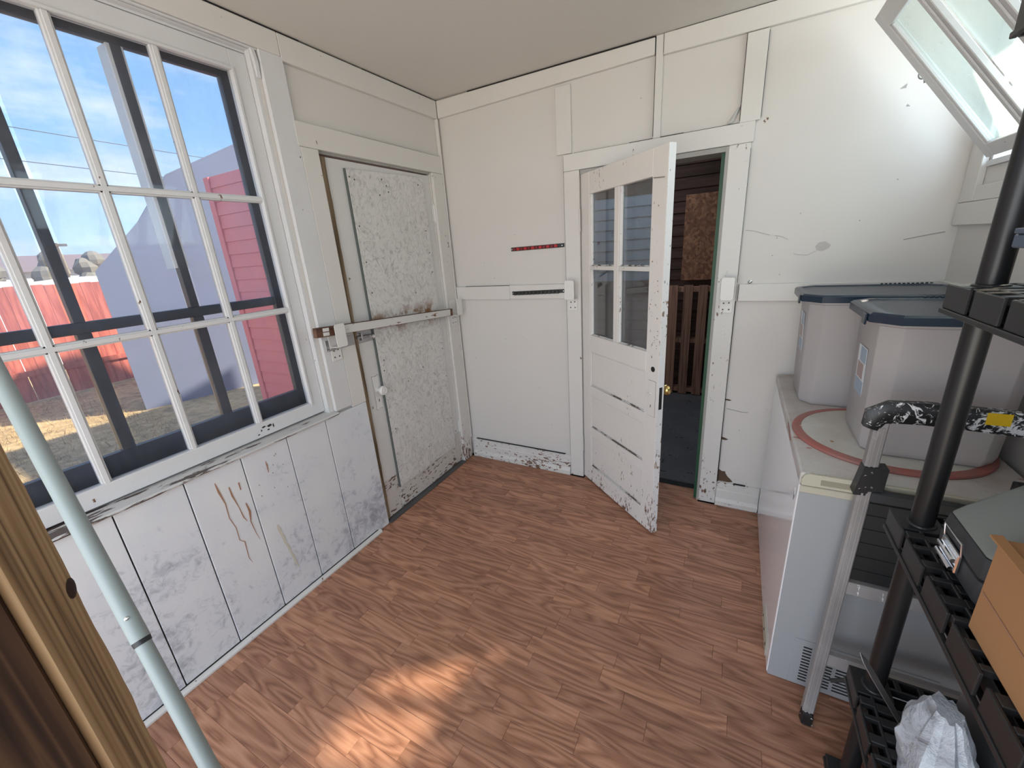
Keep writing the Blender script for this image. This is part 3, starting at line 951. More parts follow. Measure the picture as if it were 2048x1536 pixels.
# jambs, stop and the bare strip along the lock side
struct(MB((-0.1, DY0, 0)).box(-0.139, -0.0005, DY0 + .0005, DY0 + 0.004, 0.002, 2.018).build('trim_jamb_lock', 'strip_wood'))
struct(MB((-0.1, DY1, 0)).box(-0.139, -0.0005, DY1 - 0.0035, DY1 - .0005, 0.002, 2.018).build('trim_jamb_hinge', 'trim_worn'))
struct(MB((-0.1, DY0, 2)).box(-0.139, -0.0005, DY0 + .005, DY1 - .004, 2.012, 2.0215).build('trim_jamb_head', 'jambgrey'))
tn[0] += 1
ws = MB((-0.01, -0.948, 0.02))
loops = []
for i in range(41):
    z_ = 0.02 + i * 1.98 / 40
    d_ = random.uniform(-0.0015, 0.0015)
    w_ = 0.918 + 0.010 * (1 - z_ / 2)
    loops.append([(-0.0075, -0.9505, z_), (0.003, -0.9505 + d_ * .3, z_), (0.004, -w_ + d_, z_), (-0.0075, -w_, z_)])
ws.loft(loops)
ws.build('weather_strip', 'strip_wood', door_1)
# bottom rail, bare and chipped
M['doorbottom'] = paint('door_bottom_bare', (0.60, 0.57, 0.53), chip=0.15, grime=0.5, rough=0.6, chipcol=(0.13, 0.075, 0.05), stretch=(1, 0.5, 1.2), cscale=55)
dpart('bottom_rail', 'doorbottom', -0.0078, -0.004, -0.790, -0.200, 0.020, 0.163)
dpart('bottom_rail', 'doorbottom', -0.0078, -0.0045, -0.198, -0.140, 0.020, 0.250)
dpart('bottom_rail', 'doorbottom', -0.0078, -0.0045, -0.938, -0.812, 0.020, 0.260)
# escutcheon, knob
ep = MB((-0.0075, -0.845, 0.81))
ysz = [(-0.871, .902), (-0.862, .908), (-0.855, .904), (-0.835, .904), (-0.828, .909), (-0.819, .902), (-0.822, .890), (-0.822, .730), (-0.817, .716), (-0.824, .708), (-0.834, .713), (-0.856, .713), (-0.866, .707), (-0.873, .716), (-0.868, .730), (-0.868, .890)]
ep.prism([(-0.0075, a_, b_) for a_, b_ in ysz], (0.003, 0, 0))
MB((-0.0077, -0.845, 0.81)).prism([(-0.0079, -0.845 + (a_ + 0.845) * 1.05, 0.808 + (b_ - 0.808) * 1.02) for a_, b_ in ysz], (0.0006, 0, 0)).build('plate_edge', 'osbedge', door_1)
esc = ep.build('lock_plate', 'steel_white', door_1, bevel=0.0008)
MB((0, -0.845, .765)).prism([(-0.0044, -0.847, .768), (-0.0044, -0.842, .768), (-0.0044, -0.843, .752), (-0.0044, -0.847, .752)], (0.0006, 0, 0)).build('keyhole', 'black_gap', esc)
MB((-0.004, -0.845, .825)).lathe((-0.0045, -0.845, .825), (1, 0, 0), [(0.016, 0), (0.016, 0.006), (0.009, 0.009), (0.009, 0.026), (0.020, 0.030), (0.0265, 0.040), (0.0265, 0.048), (0.022, 0.055), (0.020, 0.056), (0.016, 0.0535), (0.010, 0.054), (0.009, 0.056), (0.002, 0.0565)], 24).build('knob', 'steel_white', door_1, smooth=True)
# hinges
def hinge(parent, x, y_, z0, z1, axis_pts=None, mname='steel_white', leaf=None):
    hb = MB((x, y_, z0))
    n = 5
    for k in range(n):
        za = z0 + (z1 - z0) * k / n + 0.0006
        zb = z0 + (z1 - z0) * (k + 1) / n - 0.0006
        hb.lathe((x, y_, za), (0, 0, 1), [(0.0060, 0), (0.0060, zb - za)], 12)
    hb.lathe((x, y_, z1), (0, 0, 1), [(0.0045, 0), (0.0055, .003), (0.003, .007)], 12)
    hb.lathe((x, y_, z0 - .006), (0, 0, 1), [(0.003, 0), (0.0055, .003), (0.0045, .006)], 12)
    if leaf:
        hb.box(*leaf)
    return hb.build('hinge', mname, parent)
hinge(door_1, 0.003, -0.1365, 1.735, 1.835, leaf=(-0.006, -0.001, -0.150, -0.132, 1.737, 1.833))
hinge(door_1, 0.003, -0.1365, 0.252, 0.340, leaf=(-0.006, -0.001, -0.150, -0.132, 0.254, 0.338))
# slide bolt under the bar
sbm = MB((0, -0.88, 1.13))
sbm.box(-0.0075, -0.004, -0.925, -0.815, 1.108, 1.182)
slide = sbm.build('slide_bolt', 'steel', door_1, bevel=0.001)
MB((0, -0.88, 1.13)).tube([(0.006, -0.930, 1.145), (0.006, -0.822, 1.137)], 0.0075, 10).build('bolt_rod', 'steel', slide, smooth=True)
MB((0, -0.835, 1.13)).lathe((0.010, -0.838, 1.137), (1, 0, -0.15), [(0.005, 0), (0.005, 0.012), (0.011, 0.015), (0.011, 0.021), (0.004, 0.024)], 14).build('bolt_knob', 'chrome', slide, smooth=True)
MB((0, -0.90, 1.13)).box(-0.004, 0.016, -0.905, -0.895, 1.125, 1.165).build('bolt_guide', 'steel', slide, bevel=0.001)
# dark threshold
struct(MB((0, -0.54, 0)).box(-0.135, 0.030, DY0 + 0.006, DY1 - 0.006, 0.0005, 0.008).build('threshold_left', 'storefloor'))
# keeper of the slide bolt on the casing
kp = MB((0.02, -1.0, 1.15))
kp.box(0.0203, 0.0225, -1.135, -0.962, 1.118, 1.172).box(0.0225, 0.030, -1.13, -1.06, 1.120, 1.128)
o = kp.build('bolt_keeper', 'steel', bevel=0.0008)
tag(o, 'dull steel bolt keeper plate on casing behind the left bracket of barred door', 'bolt keeper')

# ---- brackets
def bracket(base, out, along, label, flap_h=0.112):
    """hook bracket: back plate screwed to the casing, ledge, upright flap"""
    base, out, along = Vector(base), Vector(out), Vector(along)
    up = Vector((0, 0, 1))
    root = empty('bar_bracket', base)
    wd = 0.060
    t = 0.0035
    # back plate
    o0 = base - along * wd / 2
    MB(base).obox(o0, along * wd, out * t, up * 0.175).build('back_plate', 'steel_white', root, bevel=0.0012)
    MB(base).obox(o0 + up * 0.072 + out * t, along * wd, out * 0.056, up * t).build('ledge', 'steel_white', root, bevel=0.0008)
    o1 = o0 + up * 0.072 + out * (t + 0.0565)
    a, b2 = along * wd, up * flap_h
    r = 0.008
    lp = [o1 + along * r, o1 + along * (wd - r), o1 + along * wd + up * r, o1 + along * wd + up * (flap_h - r), o1 + along * (wd - r) + up * flap_h, o1 + along * r + up * flap_h, o1 + up * (flap_h - r), o1 + up * r]
    MB(base).prism(lp, out * t).build('front_flap', 'steel_white', root, bevel=0.0008)
    for (a_, z_) in ((0.016, 0.018), (0.044, 0.018), (0.018, 0.050), (0.042, 0.052)):
        c = o0 + along * a_ + up * z_ + out * (t + 0.0001)
        MB(base).lathe(c, out, [(0.0042, 0), (0.0036, 0.0012), (0.001, 0.0016)], 10).build('screw', 'screw', root)
    tag(root, label, 'bracket', 'white bar brackets beside the doors')
    return root
X_, Y_ = Vector((1, 0, 0)), Vector((0, 1, 0))
bracket((0.0231, -1.086, 1.066), X_, Y_, 'white metal bracket holding the lower left end of the door bar')
bracket((0.0205, -0.084, 1.056), X_, Y_, 'white metal bracket holding the right end of the door bar by the corner')
bracket((0.882, -0.0205, 1.154), -Y_, X_, 'empty white bracket on left casing of the half open door')
bracket((1.713, -0.0205, 1.146), -Y_, X_, 'empty white bracket on right casing of the open doorway')
# ---- the bar
barroot = empty('door_bar', (0.06, -0.66, 1.2))
P0, P1 = Vector((0.030, -1.195, 1.2015)), Vector((0.030, -0.135, 1.1325))
al = (P1 - P0).normalized()
upb = Vector((0, -al.z, al.y)).normalized()
Lb = (P1 - P0).length
hh = 0.0455
MB((0.06, -0.66, 1.2)).obox(P0 + al * 0.0, al * Lb, Vector((0.026, 0, 0)), upb * hh).build('bar_body', 'barebrown', barroot, bevel=0.002)
MB((0.06, -0.66, 1.2)).obox(P0 + al * 0.155 + Vector((0.0262, 0, 0)) + upb * .002, al * (Lb - 0.185), Vector((0.003, 0, 0)), upb * (hh - .004)).build('painted_face', 'barpaint', barroot, bevel=0.001)
for k in (0.10, 0.55):
    MB((0.06, -0.66, 1.2)).obox(P0 + al * 0.035 + Vector((0.0262, 0, 0)) + upb * hh * k, al * 0.034, Vector((0.001, 0, 0)), upb * hh * 0.36).build('paint_patch', 'steel_white', barroot)
tag(barroot, 'long chipped white wooden bar lying across the closed left door', 'door bar')

# =================================================================== DOOR 2 (back wall, half open)
HG = Vector((0.936, -0.006, 0.0))
U = Vector((0.513, -0.434, 0)).normalized()
N = Vector((-U.y, U.x, 0))                # away from camera
LW = 0.688
TH = 0.036
door_2 = struct(empty('door_2', HG + Vector((0, 0, 0.010))))
def leaf(name, u0, u1, z0, z1, t0=0.0, t1=TH, mname='doorpaint', bevel=0.0015, parent=None):
    o = HG + U * u0 + N * t0 + Vector((0, 0, z0))
    return MB(o).obox(o, U * (u1 - u0), N * (t1 - t0), (0, 0, z1 - z0)).build(name, mname, parent or door_2, bevel=bevel)
leaf('stile', 0.0, 0.084, 0.010, 1.900)
leaf('stile', 0.594, LW, 0.010, 1.900)
leaf('rail', 0.0842, 0.5938, 1.790, 1.900)
leaf('rail', 0.0842, 0.5938, 0.912, 1.012)
leaf('rail', 0.0842, 0.5938, 0.628, 0.690)
leaf('rail', 0.0842, 0.5938, 0.345, 0.408)
leaf('rail', 0.0842, 0.5938, 0.010, 0.125)
for (za, zb) in ((0.690, 0.912), (0.408, 0.628), (0.125, 0.345)):
    leaf('door_panel', 0.0845, 0.5935, za + .0003, zb - .0003, 0.011, 0.025)
    leaf('panel_mould', 0.0845, 0.0925, za + .0003, zb - .0003, 0.003, 0.0108, bevel=0.003)
    leaf('panel_mould', 0.5855, 0.5935, za + .0003, zb - .0003, 0.003, 0.0108, bevel=0.003)
    leaf('panel_mould', 0.0926, 0.5854, za + .0003, za + .009, 0.003, 0.0108, mname='sillpaint', bevel=0.003)
    leaf('panel_mould', 0.0926, 0.5854, zb - .009, zb - .0003, 0.003, 0.0108, bevel=0.003)
leaf('muntin', 0.314, 0.352, 1.0122, 1.7898, 0.002, 0.034)
leaf('muntin', 0.0842, 0.3138, 1.393, 1.414, 0.002, 0.034, mname='trim_worn')
leaf('muntin', 0.3522, 0.5938, 1.393, 1.414, 0.002, 0.034, mname='trim_worn')
for (ua, ub) in ((0.0842, 0.3138), (0.3522, 0.5938)):
    for (za, zb) in ((1.0122, 1.3928), (1.4142, 1.7898)):
        leaf('pane', ua, ub, za, zb, 0.024, 0.027, 'doorglass', 0)
        leaf('glazing_bead', ua, ua + 0.007, za, zb, 0.012, 0.0238, 'dooredge', 0.001)
        leaf('glazing_bead', ua + .0072, ub, za, za + 0.006, 0.012, 0.0238, 'sillpaint', 0.001)
leaf('edge_face', LW + 0.0002, LW + 0.0012, 0.010, 1.900, 0.0005, TH - 0.0005, 'dooredge', 0)
leaf('mortice', LW + 0.0013, LW + 0.0018, 0.735, 0.850, 0.008, 0.026, 'black_gap', 0)
leaf('plate_edge', 0.6205, 0.6735, 0.6885, 0.8765, -0.0003, -0.0001, 'osbedge', 0)
pl = leaf('lock_plate', 0.622, 0.672, 0.690, 0.875, -0.0018, -0.0002, 'doorpaint', 0.0005)
MB().lathe(HG + U * 0.636 + N * -0.002 + Vector((0, 0, .807)), -N, [(0.008, 0), (0.006, 0.004), (0.004, 0.006), (0.004, 0.022), (0.0035, 0.023)], 12).build('spindle', 'trim_worn', door_2, smooth=True)
leaf('keyhole', 0.640, 0.644, 0.735, 0.750, -0.0024, -0.0019, 'black_gap', 0)
MB().lathe(HG + U * 0.648 + N * -0.0002 + Vector((0, 0, .935)), -N, [(0.0135, 0), (0.0135, 0.0015), (0.006, 0.002)], 14).build('latch_hole', 'black_gap', door_2)
MB().lathe(HG + U * 0.648 + N * (TH + .0003) + Vector((0, 0, .812)), N, [(0.026, 0), (0.024, 0.005), (0.010, 0.008), (0.010, 0.030), (0.020, 0.036), (0.027, 0.046), (0.027, 0.056), (0.020, 0.064), (0.003, 0.067)], 24).build('knob', 'brass', door_2, smooth=True)
MB().tube([HG + U * 0.606 + N * -0.003 + Vector((0, 0, 1.783)), HG + U * 0.672 + N * -0.003 + Vector((0, 0, 1.776))], 0.0022, 8).build('hook_pin', 'steel', door_2)
for (z0, z1) in ((1.606, 1.722), (0.200, 0.312)):
    hinge(door_2, HG.x - 0.004, HG.y - 0.016, z0, z1, mname='trim')
random.seed(9)
for i in range(16):
    u_, z_ = random.uniform(0.605, 0.675), random.uniform(1.05, 1.72)
    c = HG + U * u_ + N * -0.0003 + Vector((0, 0, z_))
    MB().lathe(c, -N, [(random.uniform(.0015, .004), 0), (0.001, 0.0006)], 7).build('nail_hole', 'rust2', door_2)
# door jamb linings
struct(MB((BX1, 0.06, 0)).box(BX1 - 0.014, BX1 - 0.0005, -0.018, 0.0, 0.002, 1.9215).build('trim_jamb_right', 'jambgrey'))
struct(MB((BX1, 0.06, 0)).box(BX1 - 0.031, BX1 - 0.0005, 0.001, 0.124, 0.002, 1.8990).build('trim_jamb_green', 'greenjamb'))
struct(MB((BX0, 0.06, 0)).box(BX0 + .0005, BX0 + 0.004, 0.001, 0.124, 0.002, 1.9215).build('trim_jamb_left', 'jambgrey'))
struct(MB((BX0, 0.06, 1.9)).box(BX0 + .005, BX1 - 0.0145, -0.018, 0.124, 1.900, 1.9215).build('trim_jamb_top', 'jambgrey'))

# =================================================================== STORE ROOM BEHIND THE OPEN DOOR
SX_0, SX_1, SYB = -0.05, 2.60, 2.10
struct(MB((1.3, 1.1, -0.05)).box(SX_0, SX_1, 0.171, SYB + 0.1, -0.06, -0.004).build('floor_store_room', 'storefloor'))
OX0, OX1, OZ0, OZ1 = 1.95, 2.50, 1.55, 2.35      # unseen opening added in the back wall to let light in
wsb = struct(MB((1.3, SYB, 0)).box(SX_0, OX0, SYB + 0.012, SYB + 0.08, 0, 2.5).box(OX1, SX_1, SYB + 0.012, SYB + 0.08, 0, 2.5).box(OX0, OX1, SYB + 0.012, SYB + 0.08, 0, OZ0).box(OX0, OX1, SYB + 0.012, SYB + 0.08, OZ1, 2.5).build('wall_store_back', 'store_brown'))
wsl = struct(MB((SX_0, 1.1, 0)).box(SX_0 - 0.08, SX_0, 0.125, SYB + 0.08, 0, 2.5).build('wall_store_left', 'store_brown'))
struct(MB((SX_1, 1.1, 0)).box(SX_1, SX_1 + 0.08, 0.125, SYB + 0.08, 0, 2.5).build('wall_store_right', 'store_brown'))
KX_0, KX_1, KY_0, KY_1 = 0.15, 1.25, 0.75, 1.85       # unseen ceiling opening added to brighten the store room
struct(MB((1.3, 1.1, 2.5)).box(SX_0 - .08, KX_0, 0.125, SYB + 0.08, 2.5, 2.56).box(KX_1, SX_1 + .08, 0.125, SYB + 0.08, 2.5, 2.56).box(KX_0, KX_1, 0.125, KY_0, 2.5, 2.56).box(KX_0, KX_1, KY_1, SYB + 0.08, 2.5, 2.56).build('ceiling_store_room', 'store_brown'))
nb = 24
for k in range(nb):
    z0 = 0.0 + k * 0.1035
    mn = 'store_brown'
    x0b, x1b = SX_0 + .002, SX_1 - .002
    z1 = z0 + 0.099
    mid = (z0 + z1) / 2
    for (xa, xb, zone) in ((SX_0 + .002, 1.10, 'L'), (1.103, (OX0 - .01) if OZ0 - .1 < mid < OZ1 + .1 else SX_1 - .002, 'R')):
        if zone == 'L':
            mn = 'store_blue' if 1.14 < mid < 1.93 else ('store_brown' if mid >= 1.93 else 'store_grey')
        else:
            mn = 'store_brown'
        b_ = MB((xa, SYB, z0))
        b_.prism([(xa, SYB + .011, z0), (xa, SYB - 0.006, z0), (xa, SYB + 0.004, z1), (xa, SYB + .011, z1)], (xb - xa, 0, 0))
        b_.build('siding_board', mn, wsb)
# straw and grit scattered on the store room floor
random.seed(15)
M['debris'] = plain('floor_debris', (0.16, 0.145, 0.125), 0.9)
M['debris_dark'] = plain('floor_cracks', (0.008, 0.008, 0.008), 0.9)
db = MB((1.4, 1.0, -0.004))
for i in range(190):
    dx, dy = random.uniform(0.9, 1.9), 0.2 + 1.6 * random.random() ** 1.4
    a_ = random.uniform(0, math.pi)
    ln = random.uniform(0.004, 0.045) if i % 4 == 0 else random.uniform(0.003, 0.008)
    wd = random.uniform(0.0008, 0.0022)
    ca, sa = math.cos(a_), math.sin(a_)
    db.mat('debris' if i % 5 < 2 else 'debris_dark')
    db.prism([(dx - ca * ln - sa * wd, dy - sa * ln + ca * wd, -0.0036), (dx + ca * ln - sa * wd, dy + sa * ln + ca * wd, -0.0036), (dx + ca * ln + sa * wd, dy + sa * ln - ca * wd, -0.0036), (dx - ca * ln + sa * wd, dy - sa * ln - ca * wd, -0.0036)], (0, 0, 0.0022))
tag(stuff(db.build('floor_litter', None)), 'straw and grit littering the dark floor behind the open door', 'litter')
# strand-board sheet leaning against the back
o = MB((1.45, 2.02, 1.1)).obox((1.262, 2.018, 1.135), (0.62, 0, 0), (0, 0.014, 0), (0, 0.05, 0.775)).build('strand_board_sheet', 'osb', bevel=0.001)
tag(o, 'brown strand board sheet above the pallet inside the dark store room', 'board')
o.parent = None
# pallet stood on edge
pal = empty('wooden_pallet', (1.5, 1.95, -0.004))
for k in range(5):
    x0 = 1.178 + k * 0.131
    MB((1.5, 1.95, -.004)).box(x0, x0 + 0.082, 1.890, 1.906, 0.002, 1.10 + random.uniform(-.004, .004)).build('slat', 'pallet', pal, bevel=0.001)
for z0 in (0.02, 0.535, 1.035):
    MB((1.5, 1.95, -.004)).box(1.170, 1.80, 1.907, 1.990, z0, z0 + 0.045).build('stringer', 'pallet', pal, bevel=0.001)
tag(pal, 'wooden pallet standing upright below the strand board in store room', 'pallet')

# =================================================================== TOOL RAILS ON THE BACK WALL
def rail_tool(name, x0, x1, za, zb, label, kind):
    root = empty(name, ((x0 + x1) / 2, -0.004 if kind == 'red' else -0.019, (za + zb) / 2))
    base = root.location
    yb = base.y + 0.003
    hgt = 0.0225
    sl = (zb - za) / (x1 - x0)
    al = Vector((1, 0, sl)).normalized()
    up = Vector((-sl, 0, 1)).normalized()
    o0 = Vector((x0, yb, za - hgt / 2))
    MB(base).obox(o0, al * (x1 - x0), (0, -0.004, 0), up * hgt).build('rail', 'black_plastic', root, bevel=0.001)
    n = 12
    for k in range(n):
        a = 0.014 + k * (x1 - x0 - 0.052) / n
        wd = (x1 - x0 - 0.052) / n - 0.004
        o1 = o0 + al * a + Vector((0, -0.0042, 0)) + up * (0.003 if kind == 'red' else -0.002)
        MB(base).obox(o1, al * wd, (0, -0.007, 0), up * (hgt - 0.006 if kind == 'red' else hgt - 0.004)).build('clip', ('red_plastic' if k % 2 else 'red_dark') if kind == 'red' else 'black_plastic', root, bevel=0.0018)
    for a in (0.006, x1 - x0 - 0.014):
        MB(base).lathe(o0 + al * a + up * hgt / 2 + Vector((0, -0.0042, 0)), (0, -1, 0), [(0.0042, 0), (0.003, 0.002), (0.001, .0022)], 10).build('screw', 'chrome', root)
    tag(root, label, 'tool rail')
rail_tool('tool_rail', 0.471, 0.829, 1.533, 1.537, 'red and black tool rail screwed to the back wall', 'red')
rail_tool('tool_rail', 0.466, 0.836, 1.262, 1.272, 'all black tool rail screwed to the white chair rail', 'black')
o = MB((1.81, -0.012, 1.297)).lathe((1.809, -0.0005, 1.299), (0, -1, 0), [(0.010, 0), (0.010, 0.003), (0.006, 0.005), (0.0055, 0.016), (0.002, 0.018)], 14).build('wall_stud', 'chrome', smooth=True)
tag(o, 'small shiny steel stud above the chair rail right of the open doorway', 'stud')

# =================================================================== CHEST FREEZER
FX0, FX1, FY0, FY1 = 1.974, 2.498, -1.060, -0.040
fz = empty('chest_freezer', (2.236, -0.55, 0))
fb = tuple(fz.location)
MB(fb).mat('freezer').box(FX0, FX1, FY0 + 0.004, FY1, 0.002, 0.792).build('body', None, fz, bevel=0.006, seg=2)
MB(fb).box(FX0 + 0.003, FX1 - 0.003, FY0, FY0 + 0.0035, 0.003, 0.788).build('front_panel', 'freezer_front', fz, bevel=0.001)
lid = MB(fb)
lid.box(FX0 - 0.002, FX1 + .002, FY0 - 0.004, FY1, 0.797, 0.839)
lid_o = lid.build('lid', 'lidtop', fz, bevel=0.007, seg=3)
MB(fb).box(FX0 + 0.004, FX1 - 0.004, FY0 + 0.004, FY1 - 0.004, 0.792, 0.7968).build('gasket', 'osbedge', fz)
hd = MB(fb)
hd.prism([(FX0 + .002, FY0 - 0.0045, .802), (FX1 - .03, FY0 - 0.0045, .802), (FX1 - .03, FY0 - 0.0045, .842), (FX0 + .020, FY0 - 0.0045, .842), (FX0 + .008, FY0 - 0.0045, .836), (FX0 + .002, FY0 - 0.0045, .822)], (0, -0.012, 0))
handle = hd.build('lid_handle', 'beige', fz, bevel=0.002)
M['beige_dark'] = plain('beige_recess', (0.30, 0.28, 0.21), 0.6)
MB(fb).box(FX0 + .048, FX0 + .34, FY0 - 0.0178, FY0 - 0.0166, .812, .829).build('handle_recess', 'beige_dark', handle)
MB(fb).box(FX0 + .002, FX1 - .03, FY0 - 0.006, FY0 - 0.0005, .772, .795).build('front_strip', 'beige', fz, bevel=0.002)
# ventilation grille
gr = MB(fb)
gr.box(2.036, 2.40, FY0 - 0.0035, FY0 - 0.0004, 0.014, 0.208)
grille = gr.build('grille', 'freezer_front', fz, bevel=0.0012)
sl_ = MB(fb)
for k in range(12):
    z_ = 0.030 + k * 0.0135
    sl_.box(2.064, 2.088, FY0 - 0.0043, FY0 - 0.0036, z_, z_ + 0.0055)
    if k < 11:
        sl_.box(2.110, 2.150, FY0 - 0.0043, FY0 - 0.0036, z_, z_ + 0.0055)
        sl_.box(2.160, 2.230, FY0 - 0.0043, FY0 - 0.0036, z_, z_ + 0.0055)
        sl_.box(2.25, 2.36, FY0 - 0.0043, FY0 - 0.0036, z_, z_ + 0.0055)
stuff(sl_.build('vent_slots', 'black_gap', grille))
# beige hinge plate low on the side
sp_ = MB(fb).box(FX0 - 0.004, FX0 - 0.0003, -0.995, -0.80, 0.012, 0.075).build('side_plate', 'beige', fz, bevel=0.001)
for yy_ in (-0.97, -0.90, -0.83):
    MB(fb).lathe((FX0 - .0041, yy_, .043), (-1, 0, 0), [(.006, 0), (.004, .002)], 10).build('screw', 'screw', sp_)
MB(fb).prism([(FX0 - 0.0004, -1.010, .752), (FX0 - 0.0004, -1.004, .730), (FX0 - 0.0004, -1.010, .708), (FX0 - 0.0004, -1.016, .730)], (-0.0008, 0, 0)).build('badge', 'steel', fz)
# red stain on the lid edge
MB(fb).prism([(FX0 - 0.0023, -0.66, .838), (FX0 - 0.0023, -0.72, .836), (FX0 - 0.0023, -0.80, .820), (FX0 - 0.0023, -0.78, .812), (FX0 - 0.0023, -0.70, .825)], (-0.0006, 0, 0)).build('red_stain', 'discrim', lid_o)
tag(fz, 'white chest freezer with worn lid against the right wall', 'freezer')
# round board lying on the lid
rb = empty('round_board', (2.236, -0.732, 0.8392))
rbb = tuple(rb.location)
MB(rbb).lathe((2.236, -0.732, 0.8392), (0, 0, 1), [(0.230, 0), (0.230, 0.0100), (0.20, 0.0106), (0.02, 0.0108)], 64).build('board_face', 'disc', rb, smooth=True)
ring = MB(rbb)
n = 72
lo_ = []
prof = [(0.2305, 0.0), (0.2555, 0.0), (0.2575, 0.003), (0.2560, 0.009), (0.2480, 0.0115), (0.2305, 0.0112)]
vv, ff = [], []
for k in range(n):
    a_ = 2 * math.pi * k / n
    for r_, h_ in prof:
        vv.append((2.236 + r_ * math.cos(a_), -0.732 + r_ * math.sin(a_), 0.8392 + h_))
q = len(prof)
for k in range(n):
    for j in range(q):
        ff.append((k * q + j, ((k + 1) % n) * q + j, ((k + 1) % n) * q + (j + 1) % q, k * q + (j + 1) % q))
ring.add(vv, ff)
ring.build('red_rim', 'discrim', rb, smooth=True)
MB(rbb).lathe((2.08, -0.83, 0.8497), (0, 0, 1), [(0.006, 0), (0.004, 0.0012)], 10).build('brown_spot', 'rust', rb)
tag(rb, 'round dirty white board with red rim lying on the freezer lid', 'round board')

# ---- storage totes
def octa(x0, x1, y0, y1, c, z):
    return [(x0 + c, y0, z), (x1 - c, y0, z), (x1, y0 + c, z), (x1, y1 - c, z), (x1 - c, y1, z), (x0 + c, y1, z), (x0, y1 - c, z), (x0, y0 + c, z)]
def tote(x0, x1, y0, y1, z0, z1, label, stickz):
    base = Vector(((x0 + x1) / 2, (y0 + y1) / 2, z0))
    root = empty('storage_tote', base)
    tp = 0.020
    lo = octa(x0 + tp, x1 - tp, y0 + tp, y1 - tp, 0.040, z0 + 0.0005)
    l1 = octa(x0 + tp - .006, x1 - tp + .006, y0 + tp - .006, y1 - tp + .006, 0.042, z0 + 0.022)
    hi = octa(x0 + 0.002, x1 - 0.002, y0 + 0.002, y1 - 0.002, 0.046, z1 - 0.012)
    rim = octa(x0 - 0.004, x1 + 0.004, y0 - 0.004, y1 + 0.004, 0.048, z1 - 0.011)
    rim2 = octa(x0 - 0.004, x1 + 0.004, y0 - 0.004, y1 + 0.004, 0.048, z1 - 0.0005)
    MB(base).loft([lo, l1, hi, rim, rim2]).build('bin', 'tote', root, bevel=0.004, seg=2, smooth=True)
    e_ = 0.028
    l0 = octa(x0 - e_, x1 + e_, y0 - e_, y1 + e_, 0.058, z1)
    la = octa(x0 - e_, x1 + e_, y0 - e_, y1 + e_, 0.058, z1 + 0.022)
    lb = octa(x0 - e_ + .006, x1 + e_ - .006, y0 - e_ + .006, y1 + e_ - .006, 0.056, z1 + 0.028)
    lc = octa(x0 - e_ + .022, x1 + e_ - .022, y0 - e_ + .022, y1 + e_ - .022, 0.050, z1 + 0.028)
    ld = octa(x0 - e_ + .028, x1 + e_ - .028, y0 - e_ + .028, y1 + e_ - .028, 0.048, z1 + 0.024)
    lid_ = MB(base).loft([l0, la, lb, lc, ld]).build('lid', 'lid_blue', root)
    # latch tab on the left corner
    MB(base).box(x0 - e_ - 0.006, x0 - e_ - 0.0005, y0 + 0.05, y0 + 0.085, z1 - 0.012, z1 + 0.020).build('latch', 'lid_blue', lid_, bevel=0.002)
    # lid edge ribs at the far right
    rb_ = MB(base)
    for k in range(12):
        xx = x1 - 0.17 + k * 0.014
        rb_.box(xx, xx + 0.007, y1 + e_ - 0.012, y1 + e_ - 0.004, z1 + 0.028, z1 + 0.032)
    rb_.build('lid_ribs', 'lid_blue', lid_)
    # sticker on the left side (slightly sloping wall)
    s0 = x0 + 0.0085
    sl2 = 0.017 / 0.37
    def q_(y_, z_):
        return (x0 + 0.0005 + (z1 - 0.012 - z_) * sl2 - 0.0013, y_, z_)
    ya, yb = y0 + 0.115, y0 + 0.215
    for (za, zb, mn, yo, yp) in ((stickz, stickz + 0.16, 'label_white', ya, yb), (stickz + 0.004, stickz + 0.05, 'label_blue', ya + .004, yb - .004), (stickz + 0.055, stickz + 0.105, 'label_brown', ya + .02, yb - .012), (stickz + 0.11, stickz + 0.156, 'label_blue', ya + .004, yb - .03)):
        ext = -0.0006 if mn == 'label_white' else -0.0011
        MB(base).prism([q_(yo, za), q_(yp, za), q_(yp, zb), q_(yo, zb)], (ext, 0, 0)).build('sticker', mn, root)
    return tag(root, label, 'storage tote', 'frosted totes on the freezer')
tote(2.010, 2.455, -0.468, -0.150, 0.8395, 1.262, 'frosted storage tote with navy lid standing at the back by the wall', 1.04)
tote(2.128, 2.468, -0.912, -0.590, 0.8520, 1.262, 'frosted storage tote with navy lid standing in front on round board', 1.00)

# =================================================================== STEP LADDER (folded, leaning on the freezer)
ld = empty('step_ladder', (2.28, -1.17, 0))
lb_ = Vector(ld.location)
def LY(z):
    return -1.172 + 0.088 * z / 0.84
def lrail(x0, x1, za, zb, dy=0.0, th=0.030, name='rail', mname='alu'):
    a = [(x0, LY(za) - th + dy, za), (x1, LY(za) - th + dy, za), (x1, LY(za) + dy, za), (x0, LY(za) + dy, za)]
    b2 = [(x0, LY(zb) - th + dy, zb), (x1, LY(zb) - th + dy, zb), (x1, LY(zb) + dy, zb), (x0, LY(zb) + dy, zb)]
    return MB(lb_).hexa(a + b2).build(name, mname, ld, bevel=0.002)
LX0, LX1 = 2.072, 2.470
def slanted_rail(xa, xb, wd, za, zb, mname='alu'):
    o = []
    for (x_, z_) in ((xa, za), (xb, zb)):
        o += [(x_, LY(z_) - 0.030, z_), (x_ + wd, LY(z_) - 0.030, z_), (x_ + wd, LY(z_), z_), (x_, LY(z_), z_)]
    return MB(lb_).hexa(o).build('rail', mname, ld, bevel=0.003)
slanted_rail(2.062, 2.108, 0.030, 0.030, 1.035)
slanted_rail(2.482, 2.436, -0.030, 0.030, 1.035)
